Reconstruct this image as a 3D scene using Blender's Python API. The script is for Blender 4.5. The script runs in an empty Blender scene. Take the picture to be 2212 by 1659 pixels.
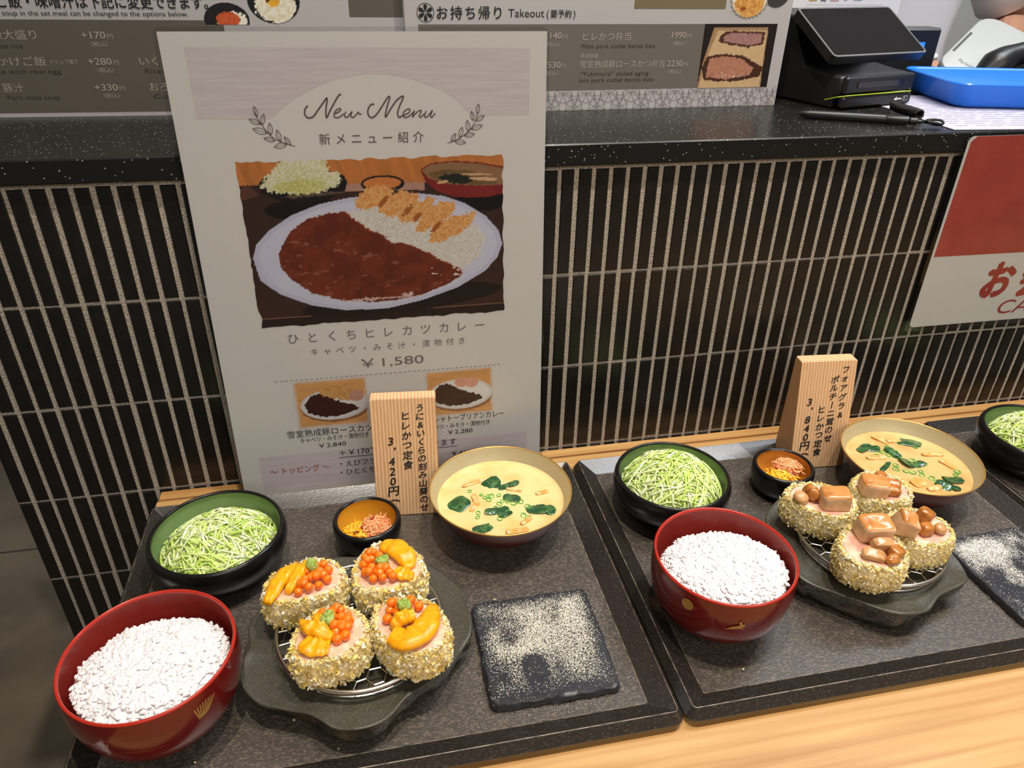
import bpy, math, random
import numpy as np
from mathutils import Vector, Matrix, Euler

# ------------------------------------------------------------------ camera, world, lights
SC = bpy.context.scene
COLL = SC.collection
rng = np.random.default_rng(7)
random.seed(7)

cam_d = bpy.data.cameras.new('camera')
cam_d.sensor_fit = 'HORIZONTAL'
cam_d.sensor_width = 36.0
cam_d.lens = 36.0 * 1579.196 / 2212.0
cam_d.clip_start = 0.02
cam = bpy.data.objects.new('camera', cam_d)
COLL.objects.link(cam)
cam.matrix_world = Matrix(((0.97974833, 0.08782475, -0.1799445, -0.17852719),
                           (-0.1996461, 0.49722112, -0.84434152, -0.64676336),
                           (0.01531812, 0.86316741, 0.50468543, 0.47474647),
                           (0, 0, 0, 1)))
SC.camera = cam

world = bpy.data.worlds.new('dim restaurant interior')
SC.world = world
world.use_nodes = True
bg = world.node_tree.nodes['Background']
bg.inputs[0].default_value = (1.0, 0.93, 0.86, 1)
bg.inputs[1].default_value = 0.11

def lamp(name, kind, loc, target, energy, color, size=0.03, angle=60, blend=0.5):
    d = bpy.data.lights.new(name, kind)
    d.energy = energy
    d.color = color
    if kind == 'SPOT':
        d.spot_size = math.radians(angle)
        d.spot_blend = blend
        d.shadow_soft_size = size
    else:
        d.shape = 'RECTANGLE'
        d.size, d.size_y = size
    o = bpy.data.objects.new(name, d)
    COLL.objects.link(o)
    o.location = loc
    dv = Vector(target) - Vector(loc)
    o.rotation_euler = dv.to_track_quat('-Z', 'Y').to_euler()
    return o

WARM = (1.0, 0.90, 0.78)
lamp('ceiling_spot', 'SPOT', (-0.16, -0.40, 1.95), (-0.16, -0.16, 0), 66, WARM, 0.022, 62, 0.7)
lamp('ceiling_spot', 'SPOT', (0.30, -0.40, 1.95), (0.30, -0.16, 0), 60, WARM, 0.022, 62, 0.7)
lamp('ceiling_spot', 'SPOT', (0.95, -0.35, 1.95), (0.8, -0.05, 0), 30, WARM, 0.022, 62, 0.8)
lamp('staff_side_panel', 'AREA', (1.05, 0.15, 1.75), (1.02, 0.85, 0.3), 24, (0.86, 0.92, 1.0), (0.9, 0.4))
lamp('front_fill_light', 'AREA', (0.45, -2.0, 1.55), (0.30, 0.0, 0.15), 21, (1.0, 0.93, 0.84), (2.2, 1.0))  # added soft fill from behind the camera, lifts upright faces; no known lamp

SC.view_settings.view_transform = 'Standard'
SC.view_settings.look = 'None'
SC.view_settings.exposure = 0.0
SC.view_settings.gamma = 1.0
SC.view_settings.use_curve_mapping = False

# ------------------------------------------------------------------ helpers
def lin(c):
    c = np.asarray(c, float) / 255.0
    return np.where(c <= 0.04045, c / 12.92, ((c + 0.055) / 1.055) ** 2.4)

def sr(r, g, b):
    return tuple(float(x) for x in lin((r, g, b)))

MATS = {}
def mat(name, col=(0.5, 0.5, 0.5), rough=0.5, metal=0.0, spec=0.5, noise=None, bump=None, vcol=False,
        coat=0.0, sss=0.0, sssr=(0.004, 0.002, 0.001), trans=0.0, emit=None, stretch=(1, 1, 1), ior=None, aniso=None):
    if name in MATS:
        return MATS[name]
    m = bpy.data.materials.new(name)
    m.use_nodes = True
    nt = m.node_tree
    N, L = nt.nodes, nt.links
    p = N['Principled BSDF']
    p.inputs['Roughness'].default_value = rough
    p.inputs['Metallic'].default_value = metal
    p.inputs['Specular IOR Level'].default_value = spec
    p.inputs['Coat Weight'].default_value = coat
    p.inputs['Coat Roughness'].default_value = 0.08
    if ior:
        p.inputs['IOR'].default_value = ior
    if sss:
        p.inputs['Subsurface Weight'].default_value = sss
        p.inputs['Subsurface Radius'].default_value = sssr
        p.inputs['Subsurface Scale'].default_value = 1.0
    p.inputs['Transmission Weight'].default_value = trans
    if emit:
        p.inputs['Emission Color'].default_value = (*emit[0], 1)
        p.inputs['Emission Strength'].default_value = emit[1]
    src = None
    if noise or bump:
        tc = N.new('ShaderNodeTexCoord')
        mp = N.new('ShaderNodeMapping')
        mp.inputs['Scale'].default_value = stretch
        L.new(tc.outputs['Object'], mp.inputs[0])
        vec = mp.outputs[0]
    if vcol:
        a = N.new('ShaderNodeVertexColor')
        a.layer_name = 'Col'
        src = a.outputs[0]
    if noise:   # (scale, second colour, lo, hi)
        nz = N.new('ShaderNodeTexNoise')
        nz.inputs['Scale'].default_value = noise[0]
        nz.inputs['Detail'].default_value = 5
        L.new(vec, nz.inputs['Vector'])
        mr = N.new('ShaderNodeMapRange')
        mr.inputs[1].default_value = noise[2]
        mr.inputs[2].default_value = noise[3]
        L.new(nz.outputs[0], mr.inputs[0])
        mx = N.new('ShaderNodeMix')
        mx.data_type = 'RGBA'
        L.new(mr.outputs[0], mx.inputs[0])
        if src:
            L.new(src, mx.inputs[6])
        else:
            mx.inputs[6].default_value = (*col, 1)
        mx.inputs[7].default_value = (*noise[1], 1)
        src = mx.outputs[2]
    if src:
        L.new(src, p.inputs['Base Color'])
    else:
        p.inputs['Base Color'].default_value = (*col, 1)
    if bump:    # (scale, strength, distance)
        nb = N.new('ShaderNodeTexNoise')
        nb.inputs['Scale'].default_value = bump[0]
        nb.inputs['Detail'].default_value = 4
        L.new(vec, nb.inputs['Vector'])
        bp = N.new('ShaderNodeBump')
        bp.inputs['Strength'].default_value = bump[1]
        bp.inputs['Distance'].default_value = bump[2]
        L.new(nb.outputs[0], bp.inputs['Height'])
        L.new(bp.outputs[0], p.inputs['Normal'])
    MATS[name] = m
    return m

def wood(name, c1, c2, axis, scale, rough=0.45, ring=0.0):
    """plain sawn timber: long streaks running along one axis"""
    m = bpy.data.materials.new(name)
    m.use_nodes = True
    N, L = m.node_tree.nodes, m.node_tree.links
    p = N['Principled BSDF']
    p.inputs['Roughness'].default_value = rough
    tc = N.new('ShaderNodeTexCoord')
    mp = N.new('ShaderNodeMapping')
    s = [scale, scale, scale]
    s[axis] = scale * 0.035
    mp.inputs['Scale'].default_value = s
    L.new(tc.outputs['Object'], mp.inputs[0])
    n1 = N.new('ShaderNodeTexNoise')
    n1.inputs['Scale'].default_value = 1.0
    n1.inputs['Detail'].default_value = 6
    n1.inputs['Distortion'].default_value = 0.6
    L.new(mp.outputs[0], n1.inputs['Vector'])
    r = N.new('ShaderNodeValToRGB')
    r.color_ramp.elements[0].position = 0.32
    r.color_ramp.elements[0].color = (*c2, 1)
    r.color_ramp.elements[1].position = 0.66
    r.color_ramp.elements[1].color = (*c1, 1)
    if ring:
        w = N.new('ShaderNodeTexWave')
        w.wave_type = 'BANDS'
        w.bands_direction = 'X' if axis != 0 else 'Y'
        w.inputs['Scale'].default_value = ring
        w.inputs['Distortion'].default_value = 1.6
        w.inputs['Detail'].default_value = 2
        w.inputs['Detail Scale'].default_value = 0.6
        L.new(mp.outputs[0], w.inputs['Vector'])
        mx = N.new('ShaderNodeMix')
        mx.inputs[0].default_value = 0.5
        L.new(n1.outputs[0], mx.inputs[2])
        L.new(w.outputs[0], mx.inputs[3])
        L.new(mx.outputs[0], r.inputs[0])
    else:
        L.new(n1.outputs[0], r.inputs[0])
    L.new(r.outputs[0], p.inputs['Base Color'])
    MATS[name] = m
    return m

class MB:
    """collects shapes, links them as ONE mesh object"""
    def __init__(s):
        s.v, s.f, s.m, s.c, s.n, s.hascol = [], [], [], [], 0, False
    def add(s, V, F, m=0, col=None):
        V = np.asarray(V, float).reshape(-1, 3)
        b = s.n
        s.v.append(V)
        s.f.extend([tuple(int(i) + b for i in f) for f in F])
        if np.ndim(m) == 0:
            s.m.extend([m] * len(F))
        else:
            s.m.extend(list(m))
        if col is not None:
            s.hascol = True
            col = np.asarray(col, float)
            s.c.append(np.broadcast_to(col, (len(V), 3)))
        else:
            s.c.append(np.full((len(V), 3), 0.8))
        s.n += len(V)
        return s
    def build(s, name, mats, parent=None, smooth=40, loc=None):
        me = bpy.data.meshes.new(name)
        V = np.concatenate(s.v) if s.v else np.zeros((0, 3))
        me.from_pydata(V.tolist(), [], s.f)
        if not isinstance(mats, (list, tuple)):
            mats = [mats]
        for x in mats:
            me.materials.append(x)
        if len(mats) > 1:
            me.polygons.foreach_set('material_index', s.m)
        if s.hascol:
            at = me.color_attributes.new('Col', 'FLOAT_COLOR', 'POINT')
            c = np.ones((len(V), 4), np.float32)
            c[:, :3] = np.concatenate(s.c)
            at.data.foreach_set('color', c.ravel())
        if smooth:
            me.shade_smooth()
            if smooth < 180:
                me.set_sharp_from_angle(angle=math.radians(smooth))
        me.update()
        o = bpy.data.objects.new(name, me)
        COLL.objects.link(o)
        if parent:
            o.parent = parent
        if loc is not None:
            o.location = loc
        return o

def tag(o, label, cat, group=None, kind=None):
    o['label'] = label
    o['category'] = cat
    if group:
        o['group'] = group
    if kind:
        o['kind'] = kind
    return o

def thing(name, label, cat, loc=(0, 0, 0), rz=0.0, group=None):
    o = bpy.data.objects.new(name, None)
    o.empty_display_size = 0.01
    COLL.objects.link(o)
    o.location = loc
    o.rotation_euler = (0, 0, rz)
    return tag(o, label, cat, group)

def box(mb, lo, hi, m=0, bev=0.0, M=None, col=None):
    lo, hi = np.array(lo, float), np.array(hi, float)
    if bev <= 0:
        V = np.array([[(lo, hi)[i][0], (lo, hi)[j][1], (lo, hi)[k][2]] for k in (0, 1) for j in (0, 1) for i in (0, 1)])
        F = [(0, 2, 3, 1), (4, 5, 7, 6), (0, 1, 5, 4), (2, 6, 7, 3), (0, 4, 6, 2), (1, 3, 7, 5)]
    else:
        V, F = [], []
        idx = {}
        for sx in (0, 1):
            for sy in (0, 1):
                for sz in (0, 1):
                    c = np.array([(lo, hi)[sx][0], (lo, hi)[sy][1], (lo, hi)[sz][2]])
                    d = np.array([1 - 2 * sx, 1 - 2 * sy, 1 - 2 * sz]) * bev
                    for a in range(3):
                        e = d.copy()
                        e[a] = 0
                        idx[(sx, sy, sz, a)] = len(V)
                        V.append(c + e)
        V = np.array(V)
        for a in range(3):
            b, c = [(1, 2), (2, 0), (0, 1)][a]
            for s_ in (0, 1):
                q = []
                for (p, r) in ((0, 0), (1, 0), (1, 1), (0, 1)):
                    k = [0, 0, 0]
                    k[a], k[b], k[c] = s_, p, r
                    q.append(idx[(*k, a)])
                F.append(tuple(q if s_ else q[::-1]))
            # edges parallel to axis a
            for p in (0, 1):
                for r in (0, 1):
                    k0 = [0, 0, 0]; k1 = [0, 0, 0]
                    k0[a], k0[b], k0[c] = 0, p, r
                    k1[a], k1[b], k1[c] = 1, p, r
                    q = [idx[(*k0, b)], idx[(*k1, b)], idx[(*k1, c)], idx[(*k0, c)]]
                    F.append(tuple(q if (p == r) else q[::-1]))
        for sx in (0, 1):
            for sy in (0, 1):
                for sz in (0, 1):
                    q = [idx[(sx, sy, sz, a)] for a in range(3)]
                    F.append(tuple(q if (sx + sy + sz) % 2 else q[::-1]))
    if M is not None:
        V = np.array([M @ Vector(v) for v in V])
    mb.add(V, F, m, col)

def rings(mb, R, closed=True, cap0=False, cap1=False, m=0, col=None):
    """skin a list of equal-length loops"""
    n = len(R[0])
    V = np.concatenate(R)
    F = []
    for i in range(len(R) - 1):
        for j in range(n if closed else n - 1):
            k = (j + 1) % n
            F.append((i * n + j, i * n + k, (i + 1) * n + k, (i + 1) * n + j))
    mm = m if np.ndim(m) == 0 else [x for x in m for _ in range(n if closed else n - 1)]
    if cap0:
        F.append(tuple(range(n))[::-1])
        if np.ndim(m):
            mm.append(m[0])
    if cap1:
        F.append(tuple((len(R) - 1) * n + j for j in range(n)))
        if np.ndim(m):
            mm.append(m[-1])
    mb.add(V, F, mm, col)

def lathe(mb, prof, n=72, m=0, cap0=False, cap1=False, c=(0, 0)):
    a = np.linspace(0, 2 * np.pi, n, endpoint=False)
    R = [np.stack([c[0] + r * np.cos(a), c[1] + r * np.sin(a), 0 * a + z], 1) for r, z in prof]
    rings(mb, R, True, cap0, cap1, m)

def spline(P, n):
    """Catmull-Rom through points"""
    P = np.asarray(P, float)
    if len(P) < 3:
        t = np.linspace(0, 1, n)[:, None]
        return P[0] * (1 - t) + P[-1] * t
    Q = np.vstack([2 * P[0] - P[1], P, 2 * P[-1] - P[-2]])
    T = np.linspace(0, len(P) - 1 - 1e-9, n)
    i = T.astype(int)
    t = (T - i)[:, None]
    a, b, c, d = Q[i], Q[i + 1], Q[i + 2], Q[i + 3]
    return 0.5 * (2 * b + (c - a) * t + (2 * a - 5 * b + 4 * c - d) * t ** 2 + (3 * b - a - 3 * c + d) * t ** 3)

def tube(mb, P, r, n=8, m=0, caps=True, col=None, flat=1.0, up=(0, 0, 1)):
    P = np.asarray(P, float)
    r = np.broadcast_to(np.asarray(r, float), (len(P),))
    T = np.gradient(P, axis=0)
    T /= np.linalg.norm(T, axis=1)[:, None] + 1e-12
    u = np.array(up, float)
    R = []
    a = np.linspace(0, 2 * np.pi, n, endpoint=False)
    for k in range(len(P)):
        s = np.cross(T[k], u)
        if np.linalg.norm(s) < 1e-4:
            s = np.cross(T[k], (0.3, 1, 0.2))
        s /= np.linalg.norm(s)
        w = np.cross(s, T[k])
        R.append(P[k] + r[k] * (np.outer(np.cos(a), s) + flat * np.outer(np.sin(a), w)))
    rings(mb, R, True, caps, caps, m, col)

def hashn(ix, iy, iz, seed):
    h = np.sin(ix * 127.1 + iy * 311.7 + iz * 74.7 + seed * 19.19) * 43758.5453
    return h - np.floor(h)

def vnoise(P, scale, seed=0, octv=3):
    """value noise, P (...,3) or (...,2) -> about -1..1"""
    P = np.asarray(P, float)
    if P.shape[-1] == 2:
        P = np.concatenate([P, np.zeros(P.shape[:-1] + (1,))], -1)
    out, amp, tot = 0, 1.0, 0
    for o in range(octv):
        Q = P * scale * (2 ** o)
        I = np.floor(Q)
        f = Q - I
        f = f * f * (3 - 2 * f)
        s = 0
        for dx in (0, 1):
            for dy in (0, 1):
                for dz in (0, 1):
                    w = (f[..., 0] if dx else 1 - f[..., 0]) * (f[..., 1] if dy else 1 - f[..., 1]) * (f[..., 2] if dz else 1 - f[..., 2])
                    s = s + w * hashn(I[..., 0] + dx, I[..., 1] + dy, I[..., 2] + dz, seed + o * 7)
        out = out + amp * (s * 2 - 1)
        tot += amp
        amp *= 0.5
    return out / tot

def superq(c, dims, e=1.0, nu=24, nv=14, rot=(0, 0, 0), noise=0.0, nscale=200, seed=0, bend=0.0):
    """rounded lump: e=1 ellipsoid, e->0 box; returns verts, faces"""
    th = np.linspace(-np.pi / 2, np.pi / 2, nv)
    ph = np.linspace(0, 2 * np.pi, nu, endpoint=False)
    sp = lambda x: np.sign(x) * np.abs(x) ** e
    V = []
    for t in th:
        V.append(np.stack([sp(np.cos(t)) * sp(np.cos(ph)), sp(np.cos(t)) * sp(np.sin(ph)), 0 * ph + sp(np.sin(t))], 1))
    V = np.concatenate(V)
    nrm = V / (np.linalg.norm(V, axis=1)[:, None] + 1e-9)
    V = V * np.array(dims)
    if bend:
        V[:, 2] += bend * (V[:, 0] / dims[0]) ** 2
    if noise:
        V = V + nrm * (noise * vnoise(V + seed * 0.37, nscale, seed))[:, None]
    R = np.array(Euler(rot).to_matrix())
    V = V @ R.T + np.array(c)
    F = []
    for i in range(nv - 1):
        for j in range(nu):
            k = (j + 1) % nu
            F.append((i * nu + j, i * nu + k, (i + 1) * nu + k, (i + 1) * nu + j))
    return V, F

def rrect(x0, x1, y0, y1, r, z, seg=4):
    P = []
    for cx, cy, a0 in ((x1 - r, y1 - r, 0), (x0 + r, y1 - r, 90), (x0 + r, y0 + r, 180), (x1 - r, y0 + r, 270)):
        for k in range(seg + 1):
            a = math.radians(a0 + 90 * k / seg)
            P.append((cx + r * math.cos(a), cy + r * math.sin(a), z))
    return np.array(P)

# ---- lettering: outlines of the built-in font turned into thin meshes
_fc = bpy.data.curves.new('lettering', 'FONT')
_fo = bpy.data.objects.new('lettering', _fc)
_gc = {}
def glyphs(s, bold=0.0, res=3):
    k = (s, bold, res)
    if k not in _gc:
        _fc.body = s
        _fc.size = 1.0
        _fc.resolution_u = res
        me = bpy.data.meshes.new_from_object(_fo)
        v = np.zeros(len(me.vertices) * 3)
        me.vertices.foreach_get('co', v)
        V = v.reshape(-1, 3).copy()
        V[:, 2] = 0
        F = [tuple(p.vertices) for p in me.polygons]
        if bold:      # heavier strokes: the same outline laid down at small offsets
            n0 = len(V)
            D = [(bold, 0), (-bold, 0), (0, bold * 0.8), (0, -bold * 0.8), (bold * 0.7, bold * 0.6), (-bold * 0.7, -bold * 0.6)]
            F = [tuple(i + k * n0 for i in f) for k in range(len(D)) for f in F]
            V = np.concatenate([V + np.array((*d, 0.03 * k)) for k, d in enumerate(D)])
        bpy.data.meshes.remove(me)
        _gc[k] = (V, F)
    return _gc[k]

class Frame:
    """a flat printed surface: metric coordinates in millimetres along U and V, N towards the viewer"""
    def __init__(s, O, U, V, N):
        s.O, s.U, s.V, s.N = (np.array(x, float) for x in (O, U, V, N))
    def p(s, u, v, n=0.0):
        u, v, n = np.broadcast_arrays(np.asarray(u, float), np.asarray(v, float), np.asarray(n, float))
        return s.O + (u[..., None] * s.U + v[..., None] * s.V + n[..., None] * s.N) * 0.001
    def poly(s, mb, pts, n, m=0, col=None):
        pts = np.asarray(pts, float)
        a = pts[:, 0] * np.roll(pts[:, 1], -1) - pts[:, 1] * np.roll(pts[:, 0], -1)
        if a.sum() < 0:
            pts = pts[::-1]
        mb.add(s.p(pts[:, 0], pts[:, 1], n), [tuple(range(len(pts)))], m, col)
    def rect(s, mb, u0, u1, v0, v1, n, m=0):
        s.poly(mb, [(u0, v0), (u1, v0), (u1, v1), (u0, v1)], n, m)
    def text(s, mb, t, u0, v, size=None, u1=None, n=0.4, m=0, bold=0.0, shear=0.0, res=3):
        V, F = glyphs(t, bold, res)
        if not len(V):
            return
        x0, x1 = V[:, 0].min(), V[:, 0].max()
        sx = (u1 - u0) / (x1 - x0) if u1 is not None else size
        sy = size if size is not None else sx
        X = u0 + (V[:, 0] - x0) * sx + shear * V[:, 1] * sy
        mb.add(s.p(X, v + V[:, 1] * sy, n + V[:, 2]), F, m)
    def spaced(s, mb, t, u0, u1, v, size, n=0.4, m=0, bold=0.0, shear=0.0):
        k = (u1 - u0 - size) / max(1, len(t) - 1)
        for i, ch in enumerate(t):
            if ch == ' ':
                continue
            V, F = glyphs(ch, bold)
            off = 0.5 * size - 0.5 * (V[:, 0].max() + V[:, 0].min()) * size
            mb.add(s.p(u0 + i * k + off + V[:, 0] * size + shear * V[:, 1] * size, v + V[:, 1] * size, n + V[:, 2]), F, m)
    def vertical(s, mb, t, u, v0, v1, size, n=0.4, m=0, bold=0.03, shear=0.0, sxy=(1, 1)):
        """characters one below the other, centred on u, first centred at v0, last at v1"""
        for i, ch in enumerate(t):
            if ch == ' ':
                continue
            V, F = glyphs('ー' if ch == '|' else ch, bold)
            c = 0.5 * (V.max(0) + V.min(0))[:2]
            lay = V[:, 2]
            q = (V[:, :2] - c) * size
            if ch == '|':
                q = np.stack([-q[:, 1], q[:, 0]], 1)
            if ch in '、,':
                q = q + np.array([size * 0.28, size * 0.2])
            q = q * np.array(sxy)
            q[:, 0] += shear * q[:, 1]
            q[:, 1] += 0.10 * q[:, 0]
            vv = v0 + (v1 - v0) * i / max(1, len(t) - 1)
            mb.add(s.p(u + q[:, 0], vv + q[:, 1], n + lay), F, m)
    def stroke(s, mb, pts, w, n=0.4, m=0, k=4):
        P = spline(pts, max(2, (len(pts) - 1) * k + 1)) if len(pts) > 2 else np.asarray(pts, float)
        T = np.gradient(P, axis=0)
        T /= np.linalg.norm(T, axis=1)[:, None] + 1e-9
        Nn = np.stack([-T[:, 1], T[:, 0]], 1)
        w = np.broadcast_to(np.asarray(w, float), (len(P),))[:, None] / 2
        A, B = P + Nn * w, P - Nn * w
        V = np.concatenate([s.p(A[:, 0], A[:, 1], n), s.p(B[:, 0], B[:, 1], n)])
        L = len(P)
        mb.add(V, [(L + i, L + i + 1, i + 1, i) for i in range(L - 1)], m)
    def circle(s, mb, u, v, r, w, n=0.4, m=0, seg=28, clip=None):
        a = np.linspace(0, 2 * np.pi, seg + 1)
        for i in range(seg):
            q = [(u + rr * math.cos(t), v + rr * math.sin(t)) for rr, t in ((r - w / 2, a[i]), (r + w / 2, a[i]), (r + w / 2, a[i + 1]), (r - w / 2, a[i + 1]))]
            if clip and not all(clip[0] <= x <= clip[1] and clip[2] <= y <= clip[3] for x, y in q):
                continue
            s.poly(mb, q, n, m)

def inpoly(poly, X, Y):
    P = np.asarray(poly, float)
    ins = np.zeros(X.shape, bool)
    j = len(P) - 1
    for i in range(len(P)):
        xi, yi, xj, yj = *P[i], *P[j]
        c = ((yi > Y) != (yj > Y)) & (X < (xj - xi) * (Y - yi) / (yj - yi + 1e-12) + xi)
        ins ^= c
        j = i
    return ins

PAPER = lin((208, 199, 184))
def ink(r, g, b):
    """printed colour on white paper, read against the paper's own tone in the photograph"""
    return np.clip(lin((r, g, b)) / PAPER * 0.80, 0.004, 0.9)

def picture(name, parent, fr, u0, u1, v0, v1, nx, ny, fn, n=0.35, wavy=0.0, mask=None):
    """a printed photograph: flat grid whose ink colours come from fn(U, V)"""
    U, V = np.meshgrid(np.linspace(u0, u1, nx), np.linspace(v0, v1, ny))
    C = fn(U, V)
    P2 = np.stack([U, V], -1)
    if wavy:
        wu, wv = vnoise(P2, 0.11, 3, 2) * wavy, vnoise(P2, 0.11, 9, 2) * wavy
        eu = np.clip(1 - np.minimum(U - u0, u1 - U) / 6, 0, 1)
        ev = np.clip(1 - np.minimum(V - v0, v1 - V) / 6, 0, 1)
        U = U + wu * eu
        V = V + wv * ev
    idx = np.arange(nx * ny).reshape(ny, nx)
    F = np.stack([idx[:-1, :-1], idx[:-1, 1:], idx[1:, 1:], idx[1:, :-1]], -1).reshape(-1, 4)
    if mask is not None:
        k = mask(U, V)
        kf = (k[:-1, :-1] & k[:-1, 1:] & k[1:, 1:] & k[1:, :-1]).reshape(-1)
        F = F[kf]
    mb = MB()
    mb.add(fr.p(U, V, n).reshape(-1, 3), F.tolist(), 0, C.reshape(-1, 3))
    return mb.build(name, mat('printed_photo_ink', vcol=True, rough=0.35), parent, smooth=0)

class Paint:
    def __init__(s, U, V, base):
        s.U, s.V = U, V
        s.P = np.stack([U, V], -1)
        s.C = np.broadcast_to(np.asarray(base, float), U.shape + (3,)).copy()
    def fill(s, m, col, n=0.0, sc=0.5, seed=0, col2=None):
        k = vnoise(s.P, sc, seed, 4)
        c = np.asarray(col, float)
        if col2 is not None:
            t = np.clip(0.5 + k * 1.6, 0, 1)[..., None]
            c = c * (1 - t) + np.asarray(col2, float) * t
        else:
            c = np.broadcast_to(c, s.C.shape) * (1 + n * k)[..., None]
        s.C = np.where(m[..., None], c, s.C)
    def poly(s, poly, col, rag=0.0, **kw):
        jx = vnoise(s.P, 0.6, 5, 3) * rag
        jy = vnoise(s.P, 0.6, 8, 3) * rag
        m = inpoly(poly, s.U + jx, s.V + jy)
        s.fill(m, col, **kw)
        return m
    def ell(s, u, v, a, b, col, rot=0.0, rag=0.0, **kw):
        c, q = math.cos(rot), math.sin(rot)
        jx = vnoise(s.P, 0.6, 5, 3) * rag
        X, Y = s.U - u + jx, s.V - v + jx
        m = ((X * c + Y * q) / a) ** 2 + ((-X * q + Y * c) / b) ** 2 < 1
        s.fill(m, col, **kw)
        return m

# ------------------------------------------------------------------ materials
U = 0.0163                                     # tile pitch in metres
M_TILE = mat('black_glazed_tile', (0.010, 0.009, 0.008), 0.28, spec=0.4, noise=(60, (0.014, 0.013, 0.012), 0.45, 0.7), bump=(160, 0.2, 0.0005))
M_GROUT = mat('sandy_grout', (0.58, 0.51, 0.43), 0.95, spec=0.1, noise=(700, (0.28, 0.245, 0.20), 0.44, 0.60), bump=(700, 0.9, 0.0012))
def granite():
    m = mat('black_granite', (0.012, 0.012, 0.012), 0.30, spec=0.35)
    N, L = m.node_tree.nodes, m.node_tree.links
    tc = N.new('ShaderNodeTexCoord')
    v = N.new('ShaderNodeTexVoronoi')
    v.inputs['Scale'].default_value = 330
    L.new(tc.outputs['Object'], v.inputs['Vector'])
    n = N.new('ShaderNodeTexNoise')
    n.inputs['Scale'].default_value = 60
    L.new(tc.outputs['Object'], n.inputs['Vector'])
    r = N.new('ShaderNodeMapRange')
    r.inputs[1].default_value, r.inputs[2].default_value = 0.22, 0.10
    L.new(v.outputs['Distance'], r.inputs[0])
    s = N.new('ShaderNodeMath')
    s.operation = 'GREATER_THAN'
    s.inputs[1].default_value = 0.74
    sep = N.new('ShaderNodeSeparateColor')
    L.new(v.outputs['Color'], sep.inputs[0])
    L.new(sep.outputs[0], s.inputs[0])
    mu = N.new('ShaderNodeMath')
    mu.operation = 'MULTIPLY'
    L.new(r.outputs[0], mu.inputs[0])
    L.new(s.outputs[0], mu.inputs[1])
    mx = N.new('ShaderNodeMix')
    mx.data_type = 'RGBA'
    mx.inputs[6].default_value = (0.012, 0.012, 0.0115, 1)
    mx.inputs[7].default_value = (0.6, 0.6, 0.57, 1)
    L.new(mu.outputs[0], mx.inputs[0])
    L.new(mx.outputs[2], N['Principled BSDF'].inputs['Base Color'])
    return m
M_GRANITE = granite()
M_OAK = wood('pale_oak', sr(216, 172, 112), sr(184, 134, 76), 0, 95, 0.45)
M_OAKDK = mat('oak_groove', sr(120, 80, 42), 0.6)
M_CEDAR = wood('cedar', sr(234, 194, 150), sr(208, 160, 114), 2, 330, 0.55, ring=0.30)
M_PAPER = mat('white_paper', (0.80, 0.79, 0.765), 0.6, spec=0.3)
M_FLOOR = mat('grey_concrete_tile', (0.24, 0.195, 0.135), 0.7, noise=(6, (0.135, 0.108, 0.078), 0.35, 0.7), bump=(50, 0.2, 0.001))
M_JOINT = mat('floor_joint', (0.06, 0.05, 0.04), 0.9)
M_PLASTER = mat('pale_grey_plaster', (0.62, 0.61, 0.60), 0.8)
def film():
    m = bpy.data.materials.new('clear_laminate_film')
    m.use_nodes = True
    N, L = m.node_tree.nodes, m.node_tree.links
    N.remove(N['Principled BSDF'])
    t = N.new('ShaderNodeBsdfTransparent')
    t.inputs[0].default_value = (0.95, 0.95, 0.95, 1)
    g = N.new('ShaderNodeBsdfGlossy')
    g.inputs['Roughness'].default_value = 0.09
    f = N.new('ShaderNodeLayerWeight')
    f.inputs[0].default_value = 0.18
    mm = N.new('ShaderNodeMath')
    mm.operation = 'MULTIPLY'
    mm.inputs[1].default_value = 0.55
    L.new(f.outputs['Fresnel'], mm.inputs[0])
    x = N.new('ShaderNodeMixShader')
    L.new(mm.outputs[0], x.inputs[0])
    L.new(t.outputs[0], x.inputs[1])
    L.new(g.outputs[0], x.inputs[2])
    tc = N.new('ShaderNodeTexCoord')
    nz = N.new('ShaderNodeTexNoise')
    nz.inputs['Scale'].default_value = 14
    L.new(tc.outputs['Object'], nz.inputs['Vector'])
    b = N.new('ShaderNodeBump')
    b.inputs['Strength'].default_value = 0.15
    b.inputs['Distance'].default_value = 0.004
    L.new(nz.outputs[0], b.inputs['Height'])
    L.new(b.outputs[0], g.inputs['Normal'])
    L.new(x.outputs[0], N['Material Output'].inputs[0])
    return m
M_FILM = film()
M_INK = mat('black_ink', (0.012, 0.011, 0.012), 0.6)
M_BROWNINK = mat('brown_ink', tuple(ink(92, 70, 64)), 0.6)
M_GREYINK = mat('taupe_ink', tuple(ink(112, 100, 92)), 0.6)
M_REDINK = mat('red_ink', tuple(ink(165, 55, 52)), 0.6)

# ------------------------------------------------------------------ setting
def struct(o, label, cat):
    return tag(o, label, cat, kind='structure')

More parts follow.
